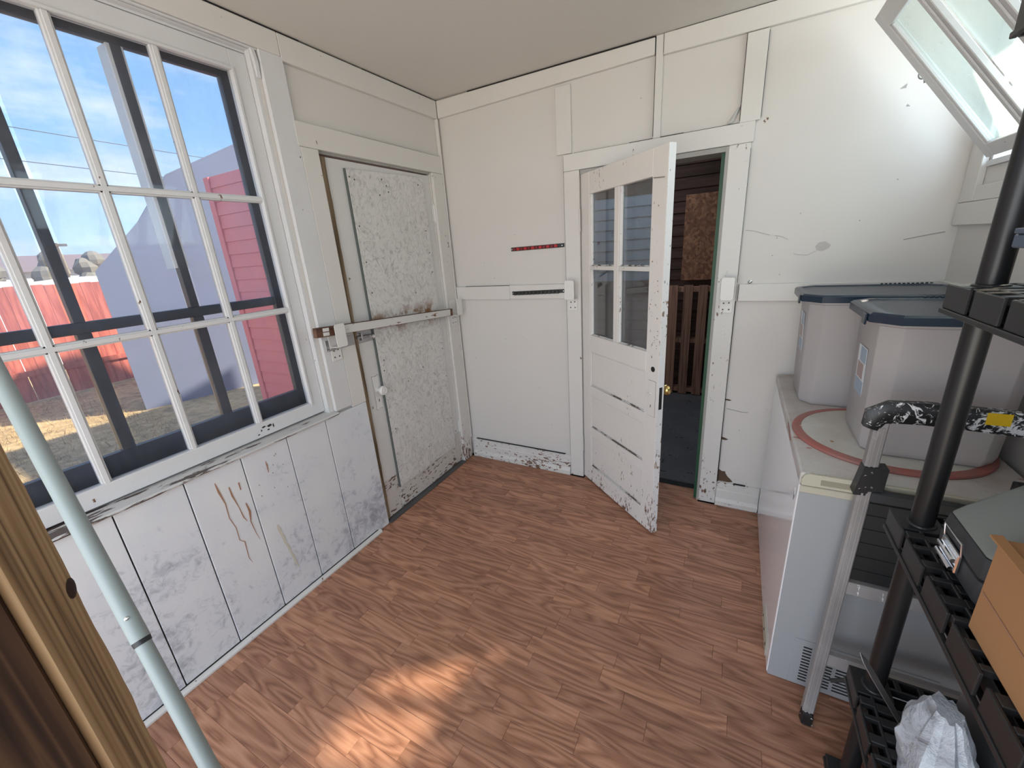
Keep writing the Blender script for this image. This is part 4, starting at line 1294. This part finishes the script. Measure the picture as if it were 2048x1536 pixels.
# ridges along the near rail
for off in (0.006, 0.016):
    o = []
    for (x_, z_) in ((2.062 + off, 0.05), (2.108 + off, 1.02)):
        yy_ = LY(z_) - 0.030
        o += [(x_, yy_ - 0.003, z_), (x_ + 0.005, yy_ - 0.003, z_), (x_ + 0.005, yy_ - 0.0002, z_), (x_, yy_ - 0.0002, z_)]
    MB(lb_).hexa(o).build('rail_ridge', 'alu', ld)
for xf in (2.060, 2.446):
    fo = MB(lb_)
    fo.loft([[(xf + a_, LY(0.0) - 0.034 + b2, z_) for a_, b2 in ((0.004 - g, 0 - g), (0.032 + g, 0 - g), (0.036 + g, 0.02), (0.032 + g, 0.038), (0.004 - g, 0.038), (0 - g, 0.02))] for z_, g in ((0.001, -0.004), (0.012, 0.001), (0.045, 0.0), (0.055, -0.002))])
    fo.build('foot', 'spatter', ld, bevel=0.002)
# top handle
pth = [(2.102, LY(1.0) - 0.016, 1.015), (2.110, LY(1.03) - 0.016, 1.045), (2.135, LY(1.05) - 0.018, 1.062), (2.20, LY(1.06) - 0.018, 1.066), (2.35, LY(1.06) - 0.018, 1.062), (2.415, LY(1.05) - 0.018, 1.058), (2.442, LY(1.03) - 0.016, 1.042), (2.450, LY(1.0) - 0.016, 1.012)]
hm = MB(lb_)
loops = []
for i, p in enumerate(pth):
    p = Vector(p)
    d = (Vector(pth[min(i + 1, len(pth) - 1)]) - Vector(pth[max(i - 1, 0)])).normalized()
    up = Vector((0, 1, 0)).cross(d).normalized() * -1
    oy = Vector((0, 0.017, 0))
    hgt = 0.029 if 0 < i < len(pth) - 1 else 0.019
    loops.append([p + up * hgt * c_ + oy * s_ for c_, s_ in ((1, -.6), (1, .6), (.55, 1), (-.55, 1), (-1, .6), (-1, -.6), (-.55, -1), (.55, -1))])
hm.loft(loops)
hand = hm.build('top_handle', 'spatter', ld, smooth=True)
tp_ = MB(lb_)
tp_.box(2.305, 2.347, LY(1.06) - 0.0365, LY(1.06) - 0.0352, 1.058, 1.088)
tp_.build('yellow_tape', 'yellow', hand)
# pivot brackets
pbk = MB(lb_)
pbk.prism([(2.088, LY(.86) - 0.036, .822), (2.116, LY(.86) - 0.036, .824), (2.120, LY(.86) - 0.036, .838), (2.150, LY(.86) - 0.036, .842), (2.152, LY(.86) - 0.036, .912), (2.100, LY(.86) - 0.036, .908)], (0, 0.040, 0))
pv = pbk.build('pivot_bracket', 'black_plastic', ld, bevel=0.0015)
for (x_, z_) in ((2.100, .843), (2.112, .85), (2.124, .853), (2.106, .885), (2.118, .897)):
    MB(lb_).lathe((x_, LY(.86) - 0.0363, z_), (0, -1, 0), [(0.0032, 0), (0.002, 0.002)], 8).build('rivet', 'chrome', pv)
MB(lb_).box(2.390, 2.455, LY(.86) - 0.036, LY(.86) + 0.004, .822, .912).build('pivot_bracket', 'black_plastic', ld, bevel=0.0015)
# folded black steps and aluminium cross bars
def lstep(z0, z1, name, mname, dy0, dy1, x0=2.116, x1=2.428):
    o = []
    for z_ in (z0, z1):
        o += [(x0, LY(z_) + dy0, z_), (x1, LY(z_) + dy0, z_), (x1, LY(z_) + dy1, z_), (x0, LY(z_) + dy1, z_)]
    return MB(lb_).hexa(o).build(name, mname, ld, bevel=0.003)
st1 = lstep(0.555, 0.802, 'step', 'black_plastic', -0.022, -0.004)
for k in range(5):
    z_ = 0.585 + k * 0.043
    o = []
    for z2 in (z_, z_ + 0.008):
        o += [(2.122, LY(z2) - 0.025, z2), (2.422, LY(z2) - 0.025, z2), (2.422, LY(z2) - 0.0222, z2), (2.122, LY(z2) - 0.0222, z2)]
    MB(lb_).hexa(o).build('tread_rib', 'black_plastic', st1)
lstep(0.506, 0.546, 'cross_bar', 'alu', -0.026, -0.004, 2.110, 2.434)
lstep(0.245, 0.285, 'cross_bar', 'alu', -0.026, -0.004, 2.100, 2.444)
lstep(0.806, 0.836, 'cross_bar', 'case_side', -0.030, -0.008, 2.124, 2.42)
MB(lb_).tube([(2.118, LY(.2) - 0.024, 0.195), (2.19, LY(.23) - 0.024, 0.236), (2.30, LY(.262) - 0.027, 0.262)], 0.006, 8).build('brace', 'black_plastic', ld)
tag(ld, 'folded aluminium step ladder with paint spattered handle leaning on freezer front', 'step ladder')

# =================================================================== BLACK PLASTIC SHELVING
PX0, PX1, PY0, PY1 = 2.115, 2.500, -2.180, -1.285
TIERS = (0.030, 0.395, 0.897, 1.410, 1.862)
sh = empty('shelving_unit', (2.308, -1.73, 0))
sb_ = Vector(sh.location)
ST = 0.056
poles = [(2.158, -1.330), (2.457, -1.330), (2.158, -2.135), (2.457, -2.135)]
for ti, z1 in enumerate(TIERS):
    z0 = max(z1 - ST, 0.001)
    g = MB(sb_)
    # lower continuous lip, slightly proud
    def ring_box(x0, x1, y0, y1, t, za, zb):
        g.box(x0, x0 + t, y0, y1, za, zb).box(x1 - t, x1, y0, y1, za, zb)
        g.box(x0 + t, x1 - t, y0, y0 + t, za, zb).box(x0 + t, x1 - t, y1 - t, y1, za, zb)
    ring_box(PX0 - 0.003, PX1 + 0.003, PY0 - 0.003, PY1 + 0.003, 0.010, z0, z0 + 0.010)
    # notched outer skirts along y (both long sides)
    for (xa, xb) in ((PX0, PX0 + 0.006), (PX1 - 0.006, PX1)):
        yk = PY1
        while yk > PY0 + 0.01:
            ye = max(yk - 0.094, PY0)
            g.box(xa, xb, ye, yk, z0 + 0.010, z1 - 0.0005)
            yk = ye - 0.020
        xi = xa + 0.018 if xa < 2.3 else xa - 0.018
        g.box(min(xi, xi + .003), max(xi, xi + .003), PY0 + .01, PY1 - .01, z0 + 0.010, z1 - 0.012)
    for (ya, yb) in ((PY0, PY0 + 0.006), (PY1 - 0.006, PY1)):
        g.box(PX0 + .006, PX1 - .006, ya, yb, z0 + 0.010, z1 - 0.0005)
    # inner rail and bridges that leave oblong holes in the rim
    rw = 0.034
    for (xa, xb, inner) in ((PX0 + 0.006, PX0 + rw, PX0 + rw), (PX1 - rw, PX1 - 0.006, PX1 - rw)):
        g.box(inner - 0.003, inner + 0.003, PY0 + rw, PY1 - rw, z1 - 0.022, z1 - 0.0003)
        yk = PY1 - 0.085
        k = 0
        while yk > PY0 + 0.06:
            wd = 0.012 if k % 2 else 0.022
            g.box(xa, xb, yk - wd, yk, z1 - 0.014, z1 - 0.0002)
            yk -= 0.047
            k += 1
    for (ya, yb, inner) in ((PY0 + 0.006, PY0 + rw, PY0 + rw), (PY1 - rw, PY1 - 0.006, PY1 - rw)):
        g.box(PX0 + rw, PX1 - rw, inner - 0.003, inner + 0.003, z1 - 0.022, z1 - 0.0003)
        xk = PX0 + 0.09
        while xk < PX1 - 0.08:
            g.box(xk, xk + 0.012, ya, yb, z1 - 0.014, z1 - 0.0002)
            xk += 0.047
    g.box(PX0 + .0125, PX1 - .0125, PY0 + .0125, PY1 - .0125, z0 + 0.001, z0 + 0.005)
    # corner blocks with sockets
    for (cx, cy) in poles:
        x0c, x1c = (PX0 + .0005, PX0 + 0.078) if cx < 2.3 else (PX1 - 0.078, PX1 - .0005)
        y0c, y1c = (PY0 + .0005, PY0 + 0.078) if cy < -1.7 else (PY1 - 0.078, PY1 - .0005)
        g.box(x0c, x1c, y0c, y1c, z0 + 0.012, z1)
        g.lathe((cx, cy, z1 - 0.002), (0, 0, 1), [(0.026, 0), (0.026, 0.004), (0.0235, 0.006)], 24)
    shelf = g.build('shelf', 'black_plastic', sh, bevel=0.0022)
    ys_ = PY1 - 0.092
    k = 0
    while ys_ > PY0 + 0.09:
        MB(sb_).box(PX0 + rw + .0032, PX1 - rw - .0032, ys_ - 0.022, ys_, z1 - 0.018, z1 - 0.0006).build('slat', 'black_plastic', shelf, bevel=0.001)
        ys_ -= 0.036
    if ti < len(TIERS) - 1:
        zt = TIERS[ti + 1] - ST
        for (cx, cy) in poles:
            MB(sb_).lathe((cx, cy, z1 + 0.0042), (0, 0, 1), [(0.0205, 0), (0.0205, zt - z1 + 0.0055)], 28).build('pole', 'black_pole', sh, smooth=True)
tag(sh, 'black plastic shelving unit with round poles at the right edge', 'shelving unit')

# ---- tool case on the middle shelf
ZM = 0.8975
tcs = empty('tool_case', (2.315, -1.58, ZM))
tb_ = Vector(tcs.location)
def oct2(x0, x1, y0, y1, c, z):
    return octa(x0, x1, y0, y1, c, z)
CX0, CX1, CY0, CY1 = 2.148, 2.480, -1.618, -1.395
MB(tb_).loft([oct2(CX0 + .014, CX1 - .014, CY0 + .014, CY1 - .014, .030, ZM + .0008), oct2(CX0 + .002, CX1 - .002, CY0 + .002, CY1 - .002, .036, ZM + .016), oct2(CX0, CX1, CY0, CY1, .038, ZM + .058)]).build('lower_shell', 'case_side', tcs, bevel=0.004, seg=2, smooth=True)
MB(tb_).loft([oct2(CX0 + .004, CX1 - .004, CY0 + .004, CY1 - .004, .038, ZM + .0585), oct2(CX0 + .004, CX1 - .004, CY0 + .004, CY1 - .004, .038, ZM + .062)]).build('seam', 'black_gap', tcs)
MB(tb_).loft([oct2(CX0, CX1, CY0, CY1, .038, ZM + .0625), oct2(CX0 + .004, CX1 - .004, CY0 + .004, CY1 - .004, .040, ZM + .100)]).build('upper_shell', 'case_side', tcs, bevel=0.003, seg=2, smooth=True)
MB(tb_).loft([oct2(CX0 + .004, CX1 - .004, CY0 + .004, CY1 - .004, .040, ZM + .1003), oct2(CX0 + .018, CX1 - .018, CY0 + .012, CY1 - .012, .038, ZM + .122), oct2(CX0 + .070, CX1 - .06, CY0 + .022, CY1 - .022, .034, ZM + .176), oct2(CX0 + .09, CX1 - .08, CY0 + .03, CY1 - .03, .030, ZM + .180)]).build('top_shell', 'case_top', tcs, bevel=0.004, seg=2, smooth=True)
lt = MB(tb_)
lt.box(CX0 - 0.007, CX0 - 0.0005, -1.530, -1.462, ZM + .026, ZM + .064)
latch = lt.build('latch', 'chrome', tcs, bevel=0.002)
for dz in (0.030, 0.047):
    MB(tb_).tube([(CX0 - 0.010, -1.526, ZM + dz + .003), (CX0 - 0.010, -1.466, ZM + dz + .003)], 0.0045, 10).build('latch_rib', 'chrome', latch, smooth=True)
MB(tb_).tube([(CX0 - 0.004, -1.530, ZM + .064), (CX0 - 0.007, -1.530, ZM + .088), (CX0 - 0.007, -1.462, ZM + .088), (CX0 - 0.004, -1.462, ZM + .064)], 0.0018, 8).build('latch_wire', 'chrome', latch)
tag(tcs, 'grey and charcoal hard tool case with chrome latch on the middle shelf', 'tool case')
# ---- cardboard box on the middle shelf
cb = empty('cardboard_box', (2.30, -1.87, ZM))
cbb = Vector(cb.location)
KX0, KX1, KY0, KY1, KZ = 2.134, 2.46, -2.09, -1.626, 1.066
kb = MB(cbb)
kb.box(KX0, KX0 + .004, KY0, KY1, ZM + .0008, KZ).box(KX1 - .004, KX1, KY0, KY1, ZM + .0008, KZ)
kb.box(KX0 + .004, KX1 - .004, KY1 - .004, KY1, ZM + .0008, KZ).box(KX0 + .004, KX1 - .004, KY0, KY0 + .004, ZM + .0008, KZ)
kb.box(KX0 + .004, KX1 - .004, KY0 + .004, KY1 - .004, ZM + .0008, ZM + .005)
kb.build('carton', 'cardboard', cb, bevel=0.001)
for (ya, yb, dz) in ((KY0 + .001, (KY0 + KY1) / 2 - .001, 0.0), ((KY0 + KY1) / 2 + .001, KY1 - .001, 0.0)):
    MB(cbb).box(KX0 + .001, KX1 - .001, ya, yb, KZ + .0005, KZ + .004).build('flap', 'cardboard', cb, bevel=0.001)
MB(cbb).obox((KX0 - .012, KY1 - .002, KZ + .006), (0, -0.40, 0), (0.013, 0, 0.002), (0, 0, 0.003)).build('flap', 'cardboard', cb)
MB(cbb).obox((KX0 - .0012, KY1 - .006, ZM + .075), (0, -0.45, -0.02), (0.0008, 0, 0), (0, 0, 0.0025)).build('crease', 'rust', cb)
tag(cb, 'brown cardboard box beside the tool case on the middle shelf', 'box')
# ---- bin on the upper shelf
ZU = 1.4105
bn = empty('storage_bin', (2.30, -1.62, ZU))
bnb = Vector(bn.location)
MB(bnb).loft([oct2(2.140, 2.42, -1.79, -1.497, .02, ZU + .0008), oct2(2.126, 2.434, -1.80, -1.483, .02, ZU + .092)]).build('tub', 'bin_blue', bn, bevel=0.002)
MB(bnb).loft([oct2(2.108, 2.452, -1.815, -1.463, .02, ZU + .0925), oct2(2.108, 2.452, -1.815, -1.463, .02, ZU + .100)]).build('rim', 'bin_blue', bn, bevel=0.001)
MB(bnb).box(2.112, 2.1255, -1.52, -1.475, ZU + .072, ZU + .0918).build('handle', 'bin_blue', bn, bevel=0.002)
tag(bn, 'slate blue plastic bin on the upper shelf at right edge', 'bin')
# ---- lower shelf: crumpled bag, metal tray, metal strip
ZL = 0.3955
random.seed(21)
bgm = MB((2.20, -1.52, ZL))
loops = []
NR = 22
for i in range(15):
    t_ = i / 14
    z_ = ZL + 0.001 + 0.185 * t_
    rr = (0.052 + 0.016 * math.sin(t_ * 2.4)) * (1.0 - 0.62 * max(0, t_ - 0.45) / 0.55)
    lp = []
    for k in range(NR):
        a_ = 2 * math.pi * k / NR
        j = 1 + 0.16 * math.sin(7 * a_ + 2.2 * t_) * (0.3 + t_) + random.uniform(-0.05, 0.05)
        lp.append((2.200 + 0.010 * t_ + rr * j * math.cos(a_) * 0.82, -1.555 + 0.050 * t_ + rr * 1.75 * j * math.sin(a_) * (1 - .2 * t_), z_ + random.uniform(-.003, .003) * (i > 0)))
    loops.append(lp)
bgm.loft(loops)
bago = bgm.build('plastic_bag', 'bag', smooth=True)
tag(bago, 'crumpled clear plastic bag standing on the lower shelf', 'bag')
tr_ = empty('metal_tray', (2.34, -1.60, ZL))
trb = Vector(tr_.location)
# tray stood on its long edge, open side towards the aisle
TX = 2.276
def tray_pt(y_, z_, d_):
    return (TX + d_ + (z_ - ZL) * 0.02, y_, z_)
outer = [(-1.86, ZL + .002), (-1.405, ZL + .002), (-1.385, ZL + .02), (-1.385, ZL + .185), (-1.40, ZL + .205), (-1.84, ZL + .205), (-1.86, ZL + .185)]
MB(trb).loft([[tray_pt(y_, z_, 0.0) for y_, z_ in outer], [tray_pt(y_, z_, 0.004) for y_, z_ in outer]]).build('rim', 'steel', tr_, bevel=0.001)
inn = [(y_ * 0.94 - 0.0975, ZL + .012 + (z_ - ZL) * 0.88) for y_, z_ in outer]
MB(trb).loft([[tray_pt(y_, z_, 0.0045) for y_, z_ in inn], [tray_pt(y_ * .97 - .0487, ZL + .01 + (z_ - ZL) * .9, 0.045) for y_, z_ in inn]]).build('pan', 'steel', tr_, smooth=False)
tag(tr_, 'dull steel tray standing on edge on the lower shelf behind the bag', 'tray')
mstrip = MB((2.14, -1.42, ZL))
A, B = Vector((2.100, -1.372, 0.530)), Vector((2.186, -1.412, 0.4035))
dd = (B - A).normalized()
sd_ = Vector((0.35, 0.9, 0)).normalized()
nn_ = dd.cross(sd_).normalized()
lp = [A, A + dd * .02 + sd_ * .010, A + dd * .05 + sd_ * .013, B + sd_ * .011, B - sd_ * .011, A + dd * .05 - sd_ * .013, A + dd * .02 - sd_ * .010]
mstrip.prism(lp, nn_ * 0.0022)
o = mstrip.build('metal_strip', 'steel', bevel=0.0006)
tag(o, 'thin steel strip leaning against the pole above the lower shelf', 'metal strip')

# =================================================================== FOREGROUND LEFT: leaning pole and wooden post
pr_ = empty('leaning_pole', (1.342, -2.2945, 0))
pbb = Vector(pr_.location)
Q0 = Vector((1.355, -2.296, 0.012))
QD = Vector((-0.737, 0.079, 1.0))
def qp(z):
    return Q0 + QD * (z - 0.012)
MB(pbb).tube([qp(0.012), qp(0.83)], 0.0140, 24).build('lower_tube', 'greypole', pr_, smooth=True)
MB(pbb).tube([qp(0.832), qp(1.815)], 0.0160, 24).build('upper_tube', 'greypole', pr_, smooth=True)
MB(pbb).tube([qp(0.824), qp(0.8318)], [0.0150, 0.0158], 24).build('joint_collar', 'storm', pr_, smooth=True)
bdir = Vector((0.72, -0.35, 0.55)).normalized()
MB(pbb).lathe(qp(0.872) + bdir * 0.0150, bdir, [(0.0042, 0), (0.0038, 0.0025), (0.0018, 0.004)], 14).build('snap_button', 'chrome', pr_, smooth=True)
MB(pbb).tube([qp(0.0015), qp(0.0119)], [0.013, 0.0145], 16).build('end_cap', 'storm', pr_)
tag(pr_, 'grey telescoping metal pole leaning against the left window', 'pole')

pw = empty('wooden_post', (1.17, -2.41, 0))
pwb = Vector(pw.location)
c0 = Vector((1.231, -2.369, 0))
a1 = Vector((-0.88, 0.475, 0)).normalized() * 0.088
a2 = Vector((-0.475, -0.88, 0)).normalized() * 0.10
random.seed(4)
rows = 60
loops = []
for i in range(rows + 1):
    z_ = 0.001 + i * 1.75 / rows
    j1 = random.uniform(-0.0022, 0.0022) + 0.0016 * math.sin(i * .9)
    u1 = a1.normalized()
    u2 = a2.normalized()
    r_ = 0.007
    zz = Vector((0, 0, z_))
    loops.append([c0 + u1 * r_ + zz, c0 + u1 * r_ * .3 + u2 * r_ * .3 + zz, c0 + u2 * r_ + zz, c0 + a2 + zz, c0 + a1 + a2 + zz, c0 + a1 * (1 + j1 / .088) + u2 * .004 + zz, c0 + a1 * (1 + j1 / .088) - u1 * .004 + zz])
core = MB(pwb).mat('post')
core.loft(loops)
po = core.build('post_body', None, pw, smooth=True)
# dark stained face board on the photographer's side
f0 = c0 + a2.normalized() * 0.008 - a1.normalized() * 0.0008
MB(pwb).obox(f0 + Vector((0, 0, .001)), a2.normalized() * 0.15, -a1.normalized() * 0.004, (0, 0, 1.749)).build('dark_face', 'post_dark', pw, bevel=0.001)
# knot
kc = c0 + a1 * 0.86 + Vector((0, 0, 1.225)) - a2.normalized() * 0.0004
M['knot'] = plain('wood_knot', (0.035, 0.016, 0.009), 0.8)
MB(pwb).lathe(kc, -a2, [(0.011, 0), (0.007, 0.001), (0.003, 0.0014)], 14).build('knot', 'knot', pw)
tag(pw, 'rough brown timber post in the left foreground corner', 'post')

# =================================================================== OUTSIDE
GZ = -0.30
struct(MB((-10, 0, GZ)).box(-80, 40, -60, 60, GZ - 0.2, GZ).build('ground', 'grass'))
# tufts of dry grass
random.seed(31)
tg = MB((-6, 0, GZ))
for i in range(7000):
    gx, gy = random.uniform(-8.05, -1.2), random.uniform(-2.6, -0.2)
    hgt = random.uniform(0.03, 0.10)
    a_ = random.uniform(0, math.pi)
    wv = Vector((math.cos(a_), math.sin(a_), 0)) * random.uniform(0.0015, 0.004)
    tip = Vector((gx + random.uniform(-.05, .05), gy + random.uniform(-.05, .05), GZ + hgt))
    b0 = Vector((gx, gy, GZ - .002))
    tg.add([b0 - wv, b0 + wv, tip], [(0, 1, 2)])
o = stuff(tg.build('dry_grass', 'grass'))
tag(o, 'dry yellow grass tufts on the yard outside the left window', 'grass')
# red fence
fe = empty('picket_fence', (-8.2, 0, GZ))
feb = Vector(fe.location)
yk = -4.2
k = 0
while yk < 4.5:
    wd = 0.138
    top = 1.80 + random.uniform(-.02, .02)
    MB((-8.2, yk, GZ)).box(-8.2, -8.18, yk, yk + wd, GZ + .012, GZ + top).build('picket', 'fence', fe)
    yk += wd + (0.004 if k % 3 else 0.013)
    k += 1
for z_ in (0.42, 1.02):
    MB(feb).box(-8.179, -8.14, -4.2, 4.5, GZ + z_, GZ + z_ + 0.085).build('fence_rail', 'fence', fe)
for y_ in (-3.6, -1.2, 1.2, 3.6):
    MB(feb).box(-8.179, -8.09, y_, y_ + 0.09, GZ + .001, GZ + 1.72).build('fence_post', 'fence', fe)
tag(fe, 'red painted picket fence across the dry yard outside', 'fence')
# red clapboard wing of the house
WX, WYF, WTOP = -3.19, 0.26, 2.45
wg = struct(MB((-2, 2, GZ)).box(WX, -0.16, WYF, 2.6, GZ + .001, WTOP).build('wall_wing', 'red_siding'))
zk = GZ + 0.02
while zk < WTOP - 0.03:
    z1 = min(zk + 0.128, WTOP - .005)
    MB((-2, WYF, zk)).prism([(WX + .08, WYF - .0005, zk), (WX + .08, WYF - 0.020, zk), (WX + .08, WYF - 0.009, z1), (WX + .08, WYF - .0005, z1)], (-0.17 - WX - .08, 0, 0)).build('clapboard', 'red_siding', wg)
    zk += 0.131
MB((WX, WYF, 0)).box(WX - .01, WX + .079, WYF - 0.030, WYF - .0005, GZ + .005, WTOP - .005).build('corner_board', 'red_siding', wg, bevel=0.003)
# lavender veil on the window glass, built outdoors as a solid gable
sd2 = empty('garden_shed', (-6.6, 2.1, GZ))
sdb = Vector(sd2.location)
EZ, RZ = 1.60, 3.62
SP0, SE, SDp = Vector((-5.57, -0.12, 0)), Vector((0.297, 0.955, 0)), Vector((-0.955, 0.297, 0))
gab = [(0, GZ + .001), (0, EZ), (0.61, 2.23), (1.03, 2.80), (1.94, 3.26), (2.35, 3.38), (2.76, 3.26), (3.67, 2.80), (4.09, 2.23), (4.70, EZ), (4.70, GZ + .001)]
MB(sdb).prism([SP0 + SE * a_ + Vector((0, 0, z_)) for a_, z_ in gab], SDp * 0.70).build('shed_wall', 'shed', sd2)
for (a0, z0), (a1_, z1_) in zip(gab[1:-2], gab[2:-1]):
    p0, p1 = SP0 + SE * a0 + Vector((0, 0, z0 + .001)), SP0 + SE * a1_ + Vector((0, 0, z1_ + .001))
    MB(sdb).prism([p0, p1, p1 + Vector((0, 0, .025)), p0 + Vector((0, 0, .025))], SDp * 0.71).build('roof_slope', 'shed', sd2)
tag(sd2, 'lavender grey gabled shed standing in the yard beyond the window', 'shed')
# roof over the room itself
struct(MB((1.2, -1.6, 2.5)).prism([(-0.30, -3.5, 2.505), (2.62, -3.5, 2.505), (1.2, -3.5, 3.6)], (0, 3.62, 0)).build('roof_house', 'shedroof'))
# overhead wires and their pole
uw = empty('utility_pole', (-26.0, -16.0, GZ))
ub = Vector(uw.location)
M['wire'] = plain('dark_wire', (0.05, 0.06, 0.09), 0.6)
M['polewood'] = plain('weathered_pole', (0.10, 0.085, 0.08), 0.8)
MB(ub).tube([(-26, -16, GZ), (-26, -16, 9.2)], [0.15, 0.11], 10).build('pole_shaft', 'polewood', uw)
for za, zb in ((8.75, 7.7), (7.35, 6.5)):
    MB(ub).box(-26.9, -25.1, -16.06, -15.94, za - .12, za - .02).build('cross_arm', 'polewood', uw)
    pts = []
    for i in range(33):
        t_ = i / 32
        pts.append((-26.0, -16 + 46 * t_, za + (zb - za) * t_ - 1.4 * t_ * (1 - t_)))
    MB(ub).tube(pts, 0.018, 6).build('wire', 'wire', uw)
tag(uw, 'dark overhead power line crossing the sky outside the left window', 'power line')
sp2 = empty('yard_post', (-14.0, 1.95, GZ))
spb = Vector(sp2.location)
MB(spb).tube([(-14, 1.95, GZ), (-14, 1.95, 2.5)], [0.045, 0.035], 8).build('post_shaft', 'polewood', sp2)
MB(spb).box(-14.04, -13.96, 1.75, 2.15, 2.42, 2.48).build('cross_arm', 'polewood', sp2)
tag(sp2, 'thin weathered post with cross arm beyond the red fence', 'post')
# far houses and bushes seen as a low band above the fence
M['farwhite'] = plain('far_white_wall', (0.62, 0.62, 0.64), 0.8)
M['fartan'] = plain('far_tan_wall', (0.36, 0.32, 0.29), 0.8)
M['farroof'] = plain('far_roof', (0.22, 0.17, 0.17), 0.8)
M['farbush'] = plain('far_bush', (0.22, 0.205, 0.17), 0.9)
M['snow'] = plain('old_snow', (0.8, 0.82, 0.86), 0.7)
for (x_, y_, w_, d_, h_, mw, lab) in ((-34, 1.2, 5, 5, 2.3, 'fartan', 'far tan house with dark roof showing above the fence at left'), (-37, 8.0, 6, 5, 2.5, 'farwhite', 'far white house with dark roof behind the thin yard post')):
    hs = empty('house', (x_, y_, GZ))
    hb_ = Vector(hs.location)
    MB(hb_).box(x_ - d_ / 2, x_ + d_ / 2, y_ - w_ / 2, y_ + w_ / 2, GZ + .001, GZ + h_).build('house_wall', mw, hs)
    MB(hb_).prism([(x_ - d_ / 2 - .3, y_ - w_ / 2 - .3, GZ + h_ + .001), (x_ + d_ / 2 + .3, y_ - w_ / 2 - .3, GZ + h_ + .001), (x_, y_ - w_ / 2 - .3, GZ + h_ + 1.0)], (0, w_ + .6, 0)).build('house_roof', 'farroof', hs)
    for q_ in (-0.28, 0.12):
        MB(hb_).box(x_ + d_ / 2 + .001, x_ + d_ / 2 + .04, y_ + q_ * w_, y_ + q_ * w_ + .9, GZ + .9, GZ + 1.7).build('house_window', 'black_gap', hs)
    tag(hs, lab, 'house', 'far houses beyond the fence')
random.seed(77)
labs = ['far grey bush above the fence, leftmost of the four', 'far grey bush above the fence, second from the left', 'far grey bush above the fence, third from the left', 'far grey bush above the fence, nearest the lavender shed']
for k in range(4):
    cx_, cy_ = -23 - random.uniform(0, 2), 0.5 + k * 1.75
    bb = MB((cx_, cy_, GZ))
    for j in range(7):
        px_, py_, pz_ = cx_ + random.uniform(-.4, .4), cy_ + random.uniform(-.25, .25), GZ + (.5 + 2.2 * (j + 1) / 7)
        r_ = random.uniform(.40, .55)
        lp = []
        for i in range(7):
            f_ = math.pi * i / 6
            rr = r_ * max(0.02, math.sin(f_))
            lp.append([(px_ + rr * math.cos(2 * math.pi * q / 9) * random.uniform(.8, 1.15), py_ + rr * math.sin(2 * math.pi * q / 9) * random.uniform(.8, 1.15), max(GZ + .002, pz_ - r_ * math.cos(f_))) for q in range(9)])
        bb.loft(lp)
    tag(bb.build('bush', 'farbush'), labs[k], 'bush', 'far bushes beyond the fence')
sn = MB((-12, 0, GZ))
lp = []
for i in range(30):
    t_ = i / 29
    lp.append((-12.0, -4 + 9 * t_, 1.585 + random.uniform(-.035, .045)))
loop = lp + [(-12.0, 5, GZ + .001), (-12.0, -4, GZ + .001)]
sn.prism(loop, (-1.2, 0, 0))
tag(sn.build('snow_bank', 'snow'), 'bright white bank showing just above the red fence', 'snow bank')
print('planks', nplank, 'objects', len(bpy.data.objects))
